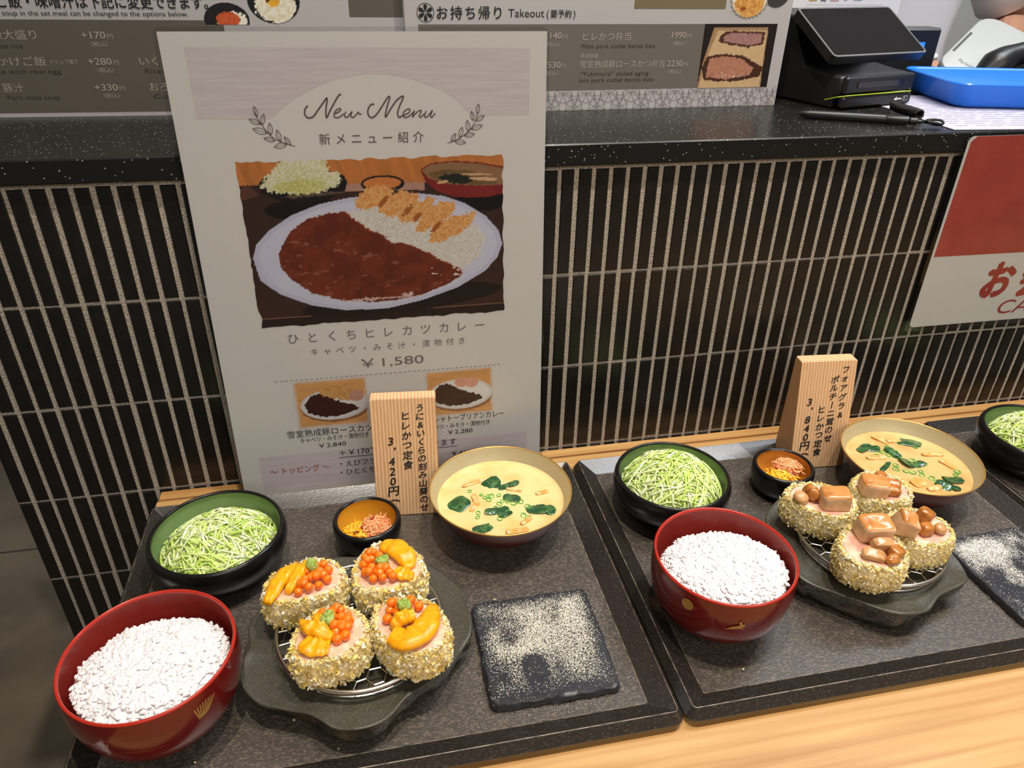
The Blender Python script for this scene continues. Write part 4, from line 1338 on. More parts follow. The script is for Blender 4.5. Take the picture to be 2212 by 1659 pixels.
soup(MS1, 0, 'pale miso soup with wakame and scallions on the left tray',
     [(-82, -104.5, 0.0085, 0.0062, 0.3), (-65, -108, 0.0095, 0.0030, 0.35), (-115, -127.5, 0.0085, 0.0078, 0.8), (-66, -127, 0.0070, 0.0042, -0.5), (-46, -147, 0.0090, 0.0058, -0.2), (-36, -150, 0.0055, 0.0048, 0.3), (-83, -142.5, 0.0098, 0.0035, 0.1), (-97, -163.5, 0.0115, 0.0042, 0.42), (-76, -147, 0.0065, 0.0035, 0.6)],
     [(-98, -99, 0.0115, 0.0022, 0.33), (-99.5, -124, 0.0028, 0.0085, 0.1), (-103, -134, 0.0024, 0.0065, -0.5), (-36.5, -124.5, 0.0065, 0.0022, 0.2), (-70, -172, 0.0105, 0.0028, 0.1), (-60, -161, 0.0065, 0.0022, 0.6), (-62, -116, 0.0075, 0.0015, -0.4)],
     [(a, b, r / 1000) for a, b, r in sc1], 3)
sc2 = [(330, -120, 3.0), (334, -116, 2.2), (323, -124, 3.2), (326, -130, 2.6), (336, -126, 3.0), (333, -137, 2.4), (343, -142, 3.2), (349, -146, 2.6), (322, -146, 3.0), (318, -152, 3.4), (326, -157, 3.0), (331, -160, 3.2), (337, -166, 2.8), (343, -172, 3.0), (345, -178, 3.2), (352, -150, 3.0), (376, -167, 3.2), (371, -171, 2.6), (313, -128, 2.8), (318, -120, 2.6), (363, -122, 2.4), (340, -160, 2.4)]
soup(MS2, 1, 'darker miso soup with wakame and fried tofu on the middle tray',
     [(361, -113, 0.0110, 0.0062, -0.5), (308, -114, 0.0085, 0.0040, 0.5), (316, -117, 0.0060, 0.0040, -0.3), (332, -128, 0.0042, 0.0080, 0.3), (335, -142, 0.0050, 0.0105, -0.2), (345, -150, 0.0065, 0.0035, 0.2), (311, -146, 0.0095, 0.0022, 0.6), (362, -177.5, 0.0080, 0.0055, -0.3), (346, -184.5, 0.0055, 0.0062, 0.4), (355, -188, 0.0038, 0.0050, 0.0)],
     [(334, -104.5, 0.0024, 0.0095, 0.55), (347, -107.5, 0.0080, 0.0034, -0.1), (311, -131.5, 0.0110, 0.0030, -0.1), (371, -137, 0.0115, 0.0028, -0.15), (374, -155, 0.0028, 0.0085, 0.4), (325, -176, 0.0075, 0.0060, 0.2), (335, -186, 0.0080, 0.0035, 0.1)],
     [(a, b, r / 1000) for a, b, r in sc2], 4)

# ------------------------------------------------------------------ stone plates, wire racks
M_STONE = mat('dark_glazed_stone', sr(70, 68, 59), 0.34, spec=0.55, noise=(900, sr(104, 98, 84), 0.5, 0.75), bump=(420, 0.35, 0.0006))
M_STONESIDE = mat('rough_stone_side', sr(50, 47, 40), 0.22, spec=0.7, noise=(55, sr(112, 94, 62), 0.48, 0.8), bump=(110, 0.9, 0.004))
def polar(pts, c, n, smooth=3):
    P = np.asarray(pts, float) - c
    a = np.arctan2(P[:, 1], P[:, 0])
    r = np.hypot(P[:, 0], P[:, 1])
    o = np.argsort(a)
    a, r = a[o], r[o]
    aa = np.concatenate([a - 2 * np.pi, a, a + 2 * np.pi])
    rr = np.concatenate([r, r, r])
    t = np.linspace(-np.pi, np.pi, n, endpoint=False)
    v = np.interp(t, aa, rr)
    for _ in range(smooth):
        v = 0.25 * np.roll(v, 1) + 0.5 * v + 0.25 * np.roll(v, -1)
    return t, v
def stone(c, outline, label, seed, wob):
    n = 180
    t, r = polar(np.array(outline) / 1000, np.array(c), n, 3)
    H = 0.0270
    mb = MB()
    R = []
    ct, st = np.cos(t), np.sin(t)
    base_n = vnoise(np.stack([ct, st], -1) * 1.3 + seed, 2.4, seed, 2)
    for f, z, k in ((0.60, 0.0, 0), (0.83, 0.0, 0.3), (0.895, 0.003, 1), (0.940, 0.009, 1), (0.968, 0.016, 1), (0.978, 0.0205, 0.6), (0.985, 0.0238, 0.25), (1.0, 0.0258, 0.1), (0.996, 0.0270, 0), (0.982, 0.0272, 0), (0.955, 0.0266, 0), (0.90, 0.0262, 0), (0.7, 0.0260, 0), (0.4, 0.0260, 0), (0.1, 0.0260, 0)):
        rr = r * f
        X, Y = rr * ct, rr * st
        zz = z + 0 * t
        if k:
            P3 = np.stack([X, Y, zz], -1)
            d = (0.0065 * vnoise(P3 + seed, 38, seed, 3) * k + 0.004 * base_n * k)
            X, Y = X + d * ct, Y + d * st
        if z > 0.02:
            zz = zz + wob * 0.0042 * base_n * np.clip((f - 0.6) / 0.4, 0, 1) ** 2 * (1 if f > 0.7 else 0)
        R.append(np.stack([X, Y, zz], 1))
    m = [1] * 7 + [0] * 8
    rings(mb, R, True, True, False, m[:14])
    mb.add(R[-1], [tuple(range(n))], 0)
    o = mb.build('stone_plate', [M_STONE, M_STONESIDE], None, smooth=180, loc=(c[0], c[1], FZ))
    return tag(o, label, 'plate', 'stone plates')
ST1 = [(-208.7, -169.6), (-222.3, -167.0), (-240, -172), (-262, -186), (-274, -203), (-287.3, -219.4), (-290.7, -233.8), (-287.0, -249.9), (-291.6, -261.7), (-293.5, -272.8), (-289.0, -286.3), (-277.6, -299.8), (-267.2, -304.1), (-253.1, -310.1), (-242.0, -315.5), (-233.6, -323.4), (-228.1, -329.1), (-209.2, -333.2), (-196, -330.7), (-187.3, -324.7), (-183.3, -318.8), (-175.5, -313.4), (-163.5, -306.7), (-148.9, -299.4), (-142.4, -292.1), (-136.1, -281.6), (-126.3, -270.2), (-123.6, -250.3), (-126.1, -240.9), (-127.4, -219.6), (-139.4, -201.3), (-152.5, -188.6), (-180, -176)]
ST2 = [(150, -261.5), (150.5, -240), (152.5, -215), (158, -190), (164.5, -180.5), (179.6, -168.9), (187.9, -163.1), (205, -160), (225, -161), (245, -168), (264, -182), (280, -202), (291, -228), (296.4, -255), (295.5, -276), (291, -287.6), (285.9, -291.9), (265.0, -297.4), (252, -301), (243, -307), (235.0, -312.4), (223.3, -314.6), (208.1, -312.8), (195.0, -305.0), (183.0, -293.6), (169.5, -280.4), (154.9, -268.0)]
C1, C2 = (-0.2070, -0.2500), (0.2240, -0.2360)
stone(C1, ST1, 'dark wavy-edged stone plate under the sea urchin cutlets on the left tray', 3, 1.0)
stone(C2, ST2, 'dark smooth stone plate under the foie gras cutlets on the middle tray', 9, 0.5)
ZS = FZ + 0.0262
M_STEEL = mat('bright_steel_wire', (0.72, 0.70, 0.67), 0.22, metal=1.0)
def rack(x, y, r, rz, label):
    t = thing('wire_rack', label, 'rack', (x, y, ZS), rz, 'round wire racks')
    a = np.linspace(0, 2 * np.pi, 73)
    zt = 0.0115
    mb = MB(); tube(mb, np.stack([r * np.cos(a), r * np.sin(a), 0 * a + zt], 1), 0.00155, 10, caps=False)
    mb.build('rim_ring', M_STEEL, t)
    mb = MB(); r2 = r - 0.004
    tube(mb, np.stack([r2 * np.cos(a), r2 * np.sin(a), 0 * a + 0.0014], 1), 0.0009, 8, caps=False)
    mb.build('base_ring', M_STEEL, t)
    for k in range(4):
        b = math.pi / 4 + k * math.pi / 2
        mb = MB()
        tube(mb, [(r * math.cos(b), r * math.sin(b), zt), (r2 * math.cos(b), r2 * math.sin(b), 0.0012)], 0.0011, 8)
        mb.build('leg', M_STEEL, t)
    mb = MB()
    s = 0.0074
    r_ = np.random.default_rng(4)
    J = {}
    def node(i, j):
        if (i, j) not in J:
            J[(i, j)] = r_.normal(0, 0.0005, 2)
        return J[(i, j)]
    for i in range(-8, 9):
        for j in range(-8, 9):
            cx, cy = 1.5 * s * i, math.sqrt(3) * s * (j + 0.5 * (i % 2))
            for k in range(3):
                P = []
                for q in (k, k + 1):
                    b = math.pi / 3 * q
                    px, py = cx + s * math.cos(b), cy + s * math.sin(b)
                    jj = node(round(px * 1e4), round(py * 1e4))
                    P.append(np.array([px + jj[0], py + jj[1], zt + 0.0004]))
                d = [np.hypot(*p[:2]) for p in P]
                if min(d) > r:
                    continue
                for e in (0, 1):
                    if d[e] > r:
                        o_ = P[1 - e]
                        for _ in range(18):
                            mid = 0.5 * (o_ + P[e])
                            if np.hypot(*mid[:2]) > r:
                                P[e] = mid
                            else:
                                o_ = mid
                tube(mb, P, 0.00062 if k == 1 else 0.00042, 5)
    mb.build('wire_mesh', M_STEEL, t)
rack(-0.2068, -0.2517, 0.0604, 0.2, 'round wire rack holding the sea urchin cutlets on the left stone plate')
rack(0.2309, -0.2345, 0.0615, 0.5, 'round wire rack holding the foie gras cutlets on the middle stone plate')
ZR = ZS + 0.0132

# ------------------------------------------------------------------ breaded pork fillet cutlets
M_MEAT = mat('pork_fillet', sr(236, 190, 158), 0.42, spec=0.4, noise=(190, sr(246, 216, 190), 0.42, 0.68), bump=(240, 0.5, 0.0016))
M_MEATPINK = mat('rosy_pork_fillet', sr(228, 170, 148), 0.42, spec=0.4, noise=(110, sr(244, 214, 184), 0.40, 0.66), bump=(240, 0.5, 0.0016))
M_CRUMB = mat('panko_crumb', vcol=True, rough=0.75, spec=0.2)
def cutlet(outline, z1, label, grp, seed, pal, nf, fs, meat, edge):
    P = np.array(outline) / 1000
    c = 0.5 * (P.min(0) + P.max(0))
    n = 96
    t, r = polar(P, c, n, 5)
    r = r - 0.0012
    r_ = np.random.default_rng(seed)
    h = z1 - ZR
    ct, st = np.cos(t), np.sin(t)
    o = thing('pork_cutlet', label, 'cutlet', (c[0], c[1], ZR), 0, grp)
    mb = MB()
    R = []
    prof = [(0.90, 0.0), (1.0, 0.002), (1.045, h * 0.3), (1.04, h * 0.6), (1.01, h * 0.85), (0.965, h - 0.0006), (0.965 - edge, h - 0.0002)]
    for f, z in prof:
        P3 = np.stack([r * f * ct, r * f * st, 0 * t + z], 1)
        d = 0.0016 * vnoise(P3 + seed, 190, seed, 3)
        P3[:, 0] += d * ct
        P3[:, 1] += d * st
        R.append(P3)
    cc = lin(pal[0])
    rings(mb, R, True, True, False, 0, cc)
    cols = [lin(q) for q in pal]
    for i in range(nf):
        th = r_.uniform(-np.pi, np.pi)
        v = r_.uniform(0, 1)
        rr = float(np.interp(th, t, r, period=2 * np.pi))
        if v < 0.86:
            z = r_.uniform(-0.0015, h * 0.985)
            k = float(np.interp(z / h, [0, 0.3, 0.6, 1], [1.0, 1.045, 1.04, 0.98])) + 0.02 * r_.normal()
        else:
            z = h + r_.uniform(-0.001, 0.0006)
            k = r_.uniform(0.965 - edge, 0.99)
        p = np.array([rr * k * math.cos(th), rr * k * math.sin(th), z])
        tl = 0.75 if fs > 0.002 else 0.5
        if v < 0.86:      # flakes lie roughly flat on the side
            Rm = np.array((Matrix.Rotation(th, 3, 'Z') @ Matrix.Rotation(math.pi / 2 + r_.normal(0, tl), 3, 'Y') @ Matrix.Rotation(r_.normal(0, tl), 3, 'X') @ Matrix.Rotation(r_.uniform(0, 6.3), 3, 'Z')))
        else:
            Rm = np.array(Euler((r_.normal(0, tl), r_.normal(0, tl), r_.uniform(0, 6.3))).to_matrix())
        s = fs * r_.uniform(0.5, 1.35)
        q = np.array([(-1, -0.45, 0), (0.1, -0.6, 0.35), (1, 0.0, -0.1), (0.2, 0.6, 0.3), (-0.8, 0.35, -0.15), (0, 0, -0.35)]) * s * r_.uniform(0.7, 1.2, (6, 3))
        cl = cols[r_.integers(len(cols))] * r_.uniform(0.9, 1.05)
        mb.add(q @ Rm.T + p, [(0, 1, 5), (1, 2, 5), (2, 3, 5), (3, 4, 5), (4, 0, 5), (0, 4, 3, 2, 1)], 0, cl)
    mb.build('crumb_coating', M_CRUMB, o, smooth=0)
    mb = MB()
    R = []
    for f in (0.972 - edge, 0.94 - edge, 0.8, 0.62, 0.42, 0.22, 0.06):
        X, Y = r * f * ct, r * f * st
        z = h + 0.0006 * vnoise(np.stack([X, Y], -1) + seed, 160, seed, 3) - (0.0012 if f > 0.95 - edge else 0) - 0.0004 * (1 - f)
        R.append(np.stack([X, Y, z], 1))
    Q = [R[0] - np.array([0, 0, 0.004])] + R
    rings(mb, Q, True, False, True)
    mb.build('meat', meat, o, smooth=180)
    return c, r, t
PAL1 = [(246, 230, 178), (250, 240, 206), (242, 218, 136), (226, 202, 134), (253, 248, 230), (238, 214, 116)]
PAL2 = [(242, 230, 184), (244, 232, 190), (236, 214, 140), (226, 202, 124), (246, 238, 212), (230, 206, 118)]
UN = dict(A=[(-274.4, -240.5), (-273.7, -222.1), (-260.2, -210.9), (-244.3, -204.3), (-229.5, -207.1), (-217.1, -216.6), (-214.0, -229.9), (-218.8, -240.1), (-239.0, -246.1), (-258.1, -246.7), (-267.1, -248.1)],
          B=[(-209.1, -230.9), (-202.9, -206.0), (-191.6, -195.7), (-176.9, -195.8), (-163.1, -207.2), (-156.0, -222.1), (-155.9, -238.5), (-165.6, -244.0), (-180.2, -249.6), (-198.0, -248.1), (-207.4, -244.2)],
          C=[(-253.2, -291.5), (-251.1, -278.0), (-242.9, -264.9), (-231.0, -257.0), (-215.7, -257.8), (-204.4, -266.2), (-199.3, -278.2), (-201.4, -292.2), (-212.5, -302.0), (-230.2, -304.8), (-245.6, -302.8)],
          D=[(-197.0, -278.4), (-195.8, -263.7), (-184.6, -256.4), (-168.9, -257.2), (-153.8, -265.3), (-146.2, -280.2), (-143.9, -293.5), (-149.3, -306.7), (-162.4, -311.5), (-180.3, -308.1), (-191.9, -293.9)])
FG = dict(A=[(161.9, -199.7), (176.6, -186.6), (193.3, -185.1), (210.6, -192.8), (223.1, -203.9), (222.4, -220.8), (212.5, -233.5), (197.5, -239.3), (180.5, -229.8), (166.6, -214.1)],
          B=[(230.6, -195.1), (245.8, -184.5), (262.7, -182.0), (277.3, -190.3), (282.3, -204.1), (279.6, -217.9), (272.7, -226.3), (256.6, -228.4), (238.4, -223.5), (228.6, -208.7)],
          C=[(172.3, -267.9), (184.6, -252.4), (203.0, -245.0), (220.4, -247.9), (228.0, -264.8), (222.8, -287.3), (213.0, -299.1), (198.1, -300.3), (182.7, -294.8), (171.2, -283.1)],
          D=[(232.4, -241.7), (249.2, -234.9), (271.1, -239.2), (281.2, -251.3), (280.5, -268.0), (273.1, -278.4), (256.0, -282.8), (237.2, -279.3), (230.1, -262.9)])
NM = dict(A='back left', B='back right', C='front left', D='front right')
for k, q in UN.items():
    cutlet(q, 0.0692, 'round breaded cutlet topped with sea urchin and roe, %s of the left plate' % NM[k], 'sea urchin cutlets', ord(k), PAL1, 1700, 0.00250, M_MEAT, 0.05)
NM2 = dict(A='leftmost', B='furthest back', C='nearest', D='rightmost')
for k, q in FG.items():
    cutlet(q, 0.0692, 'round breaded cutlet topped with foie gras and mushrooms, %s of the middle plate' % NM2[k], 'foie gras cutlets', ord(k) + 40, PAL2, 2100, 0.00165, M_MEATPINK, 0.10)

ZC = 0.0694
M_UNI = mat('sea_urchin', sr(252, 178, 20), 0.20, spec=0.55, noise=(230, sr(240, 146, 10), 0.48, 0.75), bump=(900, 0.5, 0.0006), sss=0.12)
def urchin(path, w, th, label, cut, zb=0.0, tw=None):
    P = np.array(path, float) / 1000
    c = P.mean(0)
    w, th = w * 1.28, th * 1.2
    Q = spline(P - c, 24)
    s = np.linspace(0, 1, 24)
    wd = w / 1000 * np.clip(np.sin(np.pi * (0.10 + 0.84 * s)) ** 0.55, 0.08, 1)
    if tw:
        wd = w / 1000 * np.interp(s, np.linspace(0, 1, len(tw)), tw)
    T = np.gradient(Q, axis=0)
    T /= np.linalg.norm(T, axis=1)[:, None]
    Nn = np.stack([-T[:, 1], T[:, 0]], 1)
    a = np.linspace(0, 2 * np.pi, 20, endpoint=False)
    R = []
    for i in range(24):
        zz = th / 1000 * np.clip(wd[i] / (w / 1000), 0.35, 1)
        off = np.cos(a)[:, None] * Nn[i] * wd[i] / 2
        up = zz * (0.5 + 0.5 * np.sin(a)) - 0.16 * zz * np.exp(-(np.cos(a) / 0.16) ** 2) * (np.sin(a) > 0)
        R.append(np.column_stack([Q[i] + off, up + zb / 1000 + 0.0006 * np.sin(i * 0.9)]))
    R = [q + 0.00035 * vnoise(q * 1.0 + c[0], 520, 3, 2)[:, None] for q in R]
    mb = MB()
    rings(mb, R, True, True, True)
    o = mb.build('sea_urchin_tongue', M_UNI, None, smooth=70, loc=(c[0], c[1], ZC))
    tag(o, label, 'sea urchin', 'sea urchin tongues on the %s cutlet' % NM[cut])
urchin([(-269.8, -247.1), (-266.2, -236.5), (-262.0, -226.3), (-257.1, -217.5), (-249.9, -211.8)], 9.5, 6.0, 'long orange sea urchin tongue along the outer edge of the back left cutlet', 'A')
urchin([(-256.4, -239.4), (-251.6, -229.3), (-247.4, -218.7), (-241.5, -208.7)], 8.0, 6.6, 'inner orange sea urchin tongue beside the roe of the back left cutlet', 'A')
urchin([(-187.5, -202.7), (-177.6, -207.3), (-169.6, -218.4), (-166.4, -230.8)], 14.0, 7.0, 'large orange sea urchin tongue at the rear of the back right cutlet', 'B')
urchin([(-178.1, -230.6), (-172.1, -236.6), (-164.5, -238.7)], 10.0, 5.0, 'smaller orange sea urchin tongue in front on the back right cutlet', 'B')
urchin([(-245.6, -268.2), (-240.5, -277.0), (-233.2, -282.2), (-223.6, -288.6)], 9.0, 7.0, 'orange sea urchin tongue lying across the front left cutlet', 'C', 1.5, [0.25, 0.7, 1, 1, 0.9, 0.5])
urchin([(-235.0, -264.2), (-232.6, -274.5), (-226.6, -284.3)], 7.5, 8.0, 'upright pointed sea urchin tongue beside the wasabi of the front left cutlet', 'C', 1.0, [0.3, 0.8, 1, 0.9, 0.5])
urchin([(-242.7, -286.1), (-235.6, -292.6), (-225.7, -294.5)], 14.0, 5.0, 'broad lower sea urchin tongue at the front of the front left cutlet', 'C', 0.0, [0.7, 1, 1, 0.9, 0.7])
urchin([(-153.3, -270.4), (-157.1, -284.1), (-163.1, -294.3), (-174.0, -300.1), (-184.1, -294.2)], 14.5, 8.0, 'broad crescent of sea urchin on the front right cutlet', 'D', 0.0, [0.35, 0.8, 1, 1, 1, 0.8])
urchin([(-183.9, -286.7), (-176.2, -282.3), (-167.2, -280.4)], 8.5, 8.5, 'short sea urchin tongue beside the wasabi of the front right cutlet', 'D', 1.0, [0.5, 1, 1, 0.8])

M_ROE = mat('salmon_roe', sr(255, 146, 30), 0.08, spec=0.6, sss=0.25, noise=(160, sr(250, 112, 16), 0.4, 0.6), coat=0.4)
ROE = dict(A=[(-243.3, -221.3), (-231.0, -216.0), (-227.3, -222.5), (-239.9, -229.2), (-233.6, -227.1), (-228.0, -232.1), (-247.5, -235.6), (-241.1, -239.0), (-234.2, -237.1), (-237.7, -222.9), (-248.6, -241.1), (-244.3, -230.5)],
           B=[(-193.5, -209.8), (-199.9, -214.1), (-201.0, -221.8), (-195.3, -218.5), (-200.0, -230.2), (-194.7, -238.0), (-191.2, -231.6), (-187.6, -239.3), (-182.4, -233.4), (-195.3, -226.1), (-189.8, -222.5), (-180.0, -239.2), (-189.2, -214.4)],
           C=[(-218.5, -264.3), (-223.7, -263.4), (-213.6, -271.2), (-213.4, -281.6), (-219.3, -277.3), (-215.3, -287.5), (-220.7, -289.9), (-223.8, -270.6), (-218.0, -270.8), (-231.2, -264.9), (-221.5, -283.6), (-212.5, -276.7)],
           D=[(-181.1, -264.2), (-184.4, -271.0), (-186.4, -278.6), (-168.7, -265.4), (-163.7, -271.0), (-179.0, -273.6), (-175.0, -266.9)])
first = None
for k, pts in ROE.items():
    nb = len(pts)
    pts = pts + [((pts[j][0] + pts[j + 1][0]) / 2, (pts[j][1] + pts[j + 1][1]) / 2) for j in range(0, nb - 1, 2)]
    for i, (x, y) in enumerate(pts):
        if first is None:
            mb = MB()
            V, F = superq((0, 0, 0), (0.0034, 0.0034, 0.0034), 1.0, 20, 12)
            mb.add(V, F)
            o = first = mb.build('salmon_roe', M_ROE, None, smooth=180)
        else:
            o = first.copy()
            COLL.objects.link(o)
        zz = ZC + 0.0033 + (0.0014 if i % 4 == 3 else 0) + (0.0026 if i >= nb else 0)
        o.location = (x / 1000, y / 1000, zz)
        o.scale = [random.uniform(0.93, 1.1)] * 3
        tag(o, 'orange salmon roe egg in the cluster on the %s sea urchin cutlet' % NM[k], 'salmon roe', 'salmon roe on the %s cutlet' % NM[k])
M_WASABI = mat('chopped_wasabi', sr(146, 172, 66), 0.3, noise=(420, sr(190, 206, 120), 0.4, 0.65), bump=(700, 0.8, 0.001))
for k, (x, y, z) in dict(A=(-238.9, -218.8, 8.2), B=(-186.7, -223.6, 8.2), C=(-226.6, -274.4, 9.4), D=(-174.4, -273.5, 10.0)).items():
    mb = MB()
    V, F = superq((0, 0, 0), (0.0052, 0.0044, 0.0036), 0.8, 26, 16, (0, 0, ord(k)), 0.0022, 300, ord(k))
    mb.add(V, F)
    o = mb.build('wasabi_dab', M_WASABI, None, smooth=35, loc=(x / 1000, y / 1000, ZC + z / 1000 - 0.001))
    tag(o, 'green dab of chopped wasabi on the %s sea urchin cutlet' % NM[k], 'wasabi', 'wasabi dabs')

# ------------------------------------------------------------------ foie gras and mushrooms
M_FOIE = mat('seared_foie_gras', sr(208, 146, 82), 0.20, spec=0.55, noise=(95, sr(176, 106, 48), 0.45, 0.7), bump=(150, 0.25, 0.001), sss=0.06)
M_MUSH = mat('glazed_mushroom', sr(190, 122, 56), 0.18, spec=0.55, noise=(140, sr(132, 72, 24), 0.45, 0.7), bump=(260, 0.4, 0.001))
M_MUSHP = mat('pale_mushroom', sr(206, 158, 106), 0.2, spec=0.5, noise=(140, sr(170, 114, 62), 0.45, 0.7))
M_FOIESIDE = mat('pale_foie_gras_side', sr(228, 190, 150), 0.28, spec=0.5, noise=(120, sr(214, 166, 122), 0.45, 0.7))
FGP = [('A', 197.4, -220.6, (12.0, 8.6, 8.6), (0.10, -0.06, -0.25)), ('B', 242.3, -210.9, (11.5, 9.0, 7.6), (0.1, 0.05, -0.35)), ('C', 206.6, -261.9, (13.4, 9.6, 9.2), (0.18, 0.0, -0.12)), ('D', 236.7, -262.9, (9.6, 9.0, 10.5), (0.25, 0.2, -0.5))]
for k, x, y, d, rot in FGP:
    t = thing('foie_gras', 'seared block of foie gras on the %s cutlet of the middle plate' % NM2[k], 'foie gras', (x / 1000, y / 1000, ZC), 0, 'foie gras blocks')
    dz = d[2] / 1000
    mb = MB()
    V, F = superq((0, 0, dz * 0.92), (d[0] / 1000, d[1] / 1000, dz), 0.33, 40, 22, rot, 0.0017, 95, ord(k))
    if k == 'D':
        V[:, 0] -= np.clip(V[:, 2] / (2 * dz), 0, 1) * 0.0035
        s_ = 1 - 0.35 * np.clip(V[:, 2] / (2 * dz), 0, 1)
        V[:, 0] *= s_
    V[:, 2] = np.maximum(V[:, 2], 0.0)
    top = V[:, 2].max()
    m = [0 if np.mean(V[list(f), 2]) > top * 0.80 else 1 for f in F]
    mb.add(V, F, m)
    mb.build('meat_block', [M_FOIE, M_FOIESIDE], t, smooth=60)
def mushroom(k, x, y, d, rot, label, kind, seed, z=0.0):
    mb = MB()
    e = {'cap': 0.9, 'slab': 0.35, 'frill': 0.9, 'dice': 0.5}[kind]
    V, F = superq((0, 0, 0), tuple(q / 1000 for q in d), e, 30, 16, rot, 0.0022 if kind == 'frill' else 0.0008, 260 if kind == 'frill' else 150, seed, bend=-0.0015 if kind == 'slab' else 0)
    V[:, 2] = V[:, 2] - V[:, 2].min() + z / 1000
    mb.add(V, F)
    o = mb.build('mushroom_piece', M_MUSHP if kind in ('cap', 'slab') else M_MUSH, None, smooth=50, loc=(x / 1000, y / 1000, ZC - 0.0004))
    tag(o, label, 'mushroom', 'mushroom pieces on the %s foie gras cutlet' % NM2[k])
mushroom('A', 172.4, -210.4, (6.2, 6.6, 4.2), (0.3, -0.3, 0.5), 'round mushroom cap at the left of the leftmost foie gras cutlet', 'cap', 1)
mushroom('A', 183.7, -208.3, (6.2, 8.0, 6.2), (0.2, 0.2, 0.3), 'frilly brown mushroom between cap and foie gras of the leftmost cutlet', 'frill', 2)
mushroom('B', 257.6, -198.1, (5.8, 4.4, 4.6), (0.1, 0.2, 0.4), 'glossy brown mushroom at the back of the furthest back cutlet', 'dice', 3, 1)
mushroom('B', 263.2, -208.8, (6.6, 4.6, 4.2), (0.2, 0.1, -0.6), 'glossy brown mushroom at the right of the furthest back cutlet', 'dice', 4)
mushroom('B', 258.7, -217.0, (5.6, 4.2, 4.0), (0.1, 0.1, -0.3), 'amber mushroom piece at the front right of the furthest back cutlet', 'dice', 5)
mushroom('C', 203.6, -278.3, (8.6, 4.2, 3.8), (0.2, 0.1, -0.10), 'yellow brown mushroom slab below the foie gras of the nearest cutlet', 'slab', 6, 2.2)
mushroom('C', 191.8, -285.3, (8.8, 4.8, 2.6), (0.2, 0.1, -0.45), 'pale flat mushroom slice at the front of the nearest cutlet', 'slab', 7)
mushroom('C', 211.2, -285.9, (6.4, 5.2, 4.0), (0.1, 0.2, 0.4), 'amber mushroom piece at the right of the nearest cutlet', 'dice', 8)
mushroom('C', 204.6, -292.0, (6.8, 4.4, 3.4), (0.1, 0.1, 0.3), 'dark mushroom piece at the front right of the nearest cutlet', 'frill', 9)
mushroom('D', 257.6, -256.3, (6.8, 6.4, 6.4), (0.2, 0.3, 0.5), 'tall brown mushroom beside the foie gras of the rightmost cutlet', 'dice', 10, 1.5)
mushroom('D', 252.0, -267.0, (5.6, 5.0, 5.0), (0.1, 0.1, 0.1), 'amber mushroom cube at the front of the rightmost cutlet', 'dice', 11)
mushroom('D', 265.3, -267.5, (6.2, 5.0, 4.0), (0.3, 0.2, 0.5), 'pale round mushroom at the right of the rightmost cutlet', 'cap', 12)

# ------------------------------------------------------------------ slates with seasoning
M_SLATE = mat('black_slate', sr(44, 45, 50), 0.36, spec=0.5, noise=(30, sr(54, 55, 60), 0.4, 0.7), bump=(120, 0.55, 0.0012))
def slate(c, rz, a, b, label, seed):
    mb = MB()
    h = 0.0072
    N_ = 44
    P = rrect(-a, a, -b, b, 0.006, 0, 9)
    Q = []
    per = np.concatenate([P, P[:1]])
    sl = np.concatenate([[0], np.cumsum(np.linalg.norm(np.diff(per, axis=0), axis=1))])
    s = np.linspace(0, sl[-1], 220, endpoint=False)
    Q = np.stack([np.interp(s, sl, per[:, i]) for i in range(2)], 1)
    R = []
    for f, z, k in ((0.985, 0.0, 1), (1.0, 0.002, 1), (0.998, 0.0045, 1.4), (0.985, h - 0.0006, 1.2), (0.965, h, 0.5), (0.93, h, 0), (0.8, h, 0), (0.6, h, 0), (0.4, h, 0), (0.2, h, 0), (0.05, h, 0)):
        X = Q * f
        P3 = np.column_stack([X, np.full(len(X), z)])
        nz = vnoise(P3 + seed, 120, seed, 3)
        d = 0.0016 * k * nz
        rr = np.linalg.norm(X, axis=1)[:, None]
        P3[:, :2] += X / rr * d[:, None]
        P3[:, 2] += (0.0005 * vnoise(P3[:, :2] + seed, 60, seed + 3, 2) - (0.0012 * np.clip(nz, 0, 1) * k if f > 0.96 else 0)) if z > 0.003 else 0
        R.append(P3)
    rings(mb, R, True, True, False)
    mb.add(R[-1], [tuple(range(220))])
    o = mb.build('slate_square', M_SLATE, None, smooth=28, loc=(c[0], c[1], FZ))
    o.rotation_euler = (0, 0, rz)
    return tag(o, label, 'slate', 'square slates')
S1, S2 = (-0.0705, -0.2705), (0.3655, -0.2735)
slate(S1, 0.0, 0.0490, 0.0500, 'black square slate dusted with seasoning on the left tray', 1)
slate(S2, 0.04, 0.0460, 0.0505, 'black square slate with white seasoning at the right of the middle tray', 2)
M_SALT = mat('seasoning_powder', vcol=True, rough=0.6, spec=0.3)
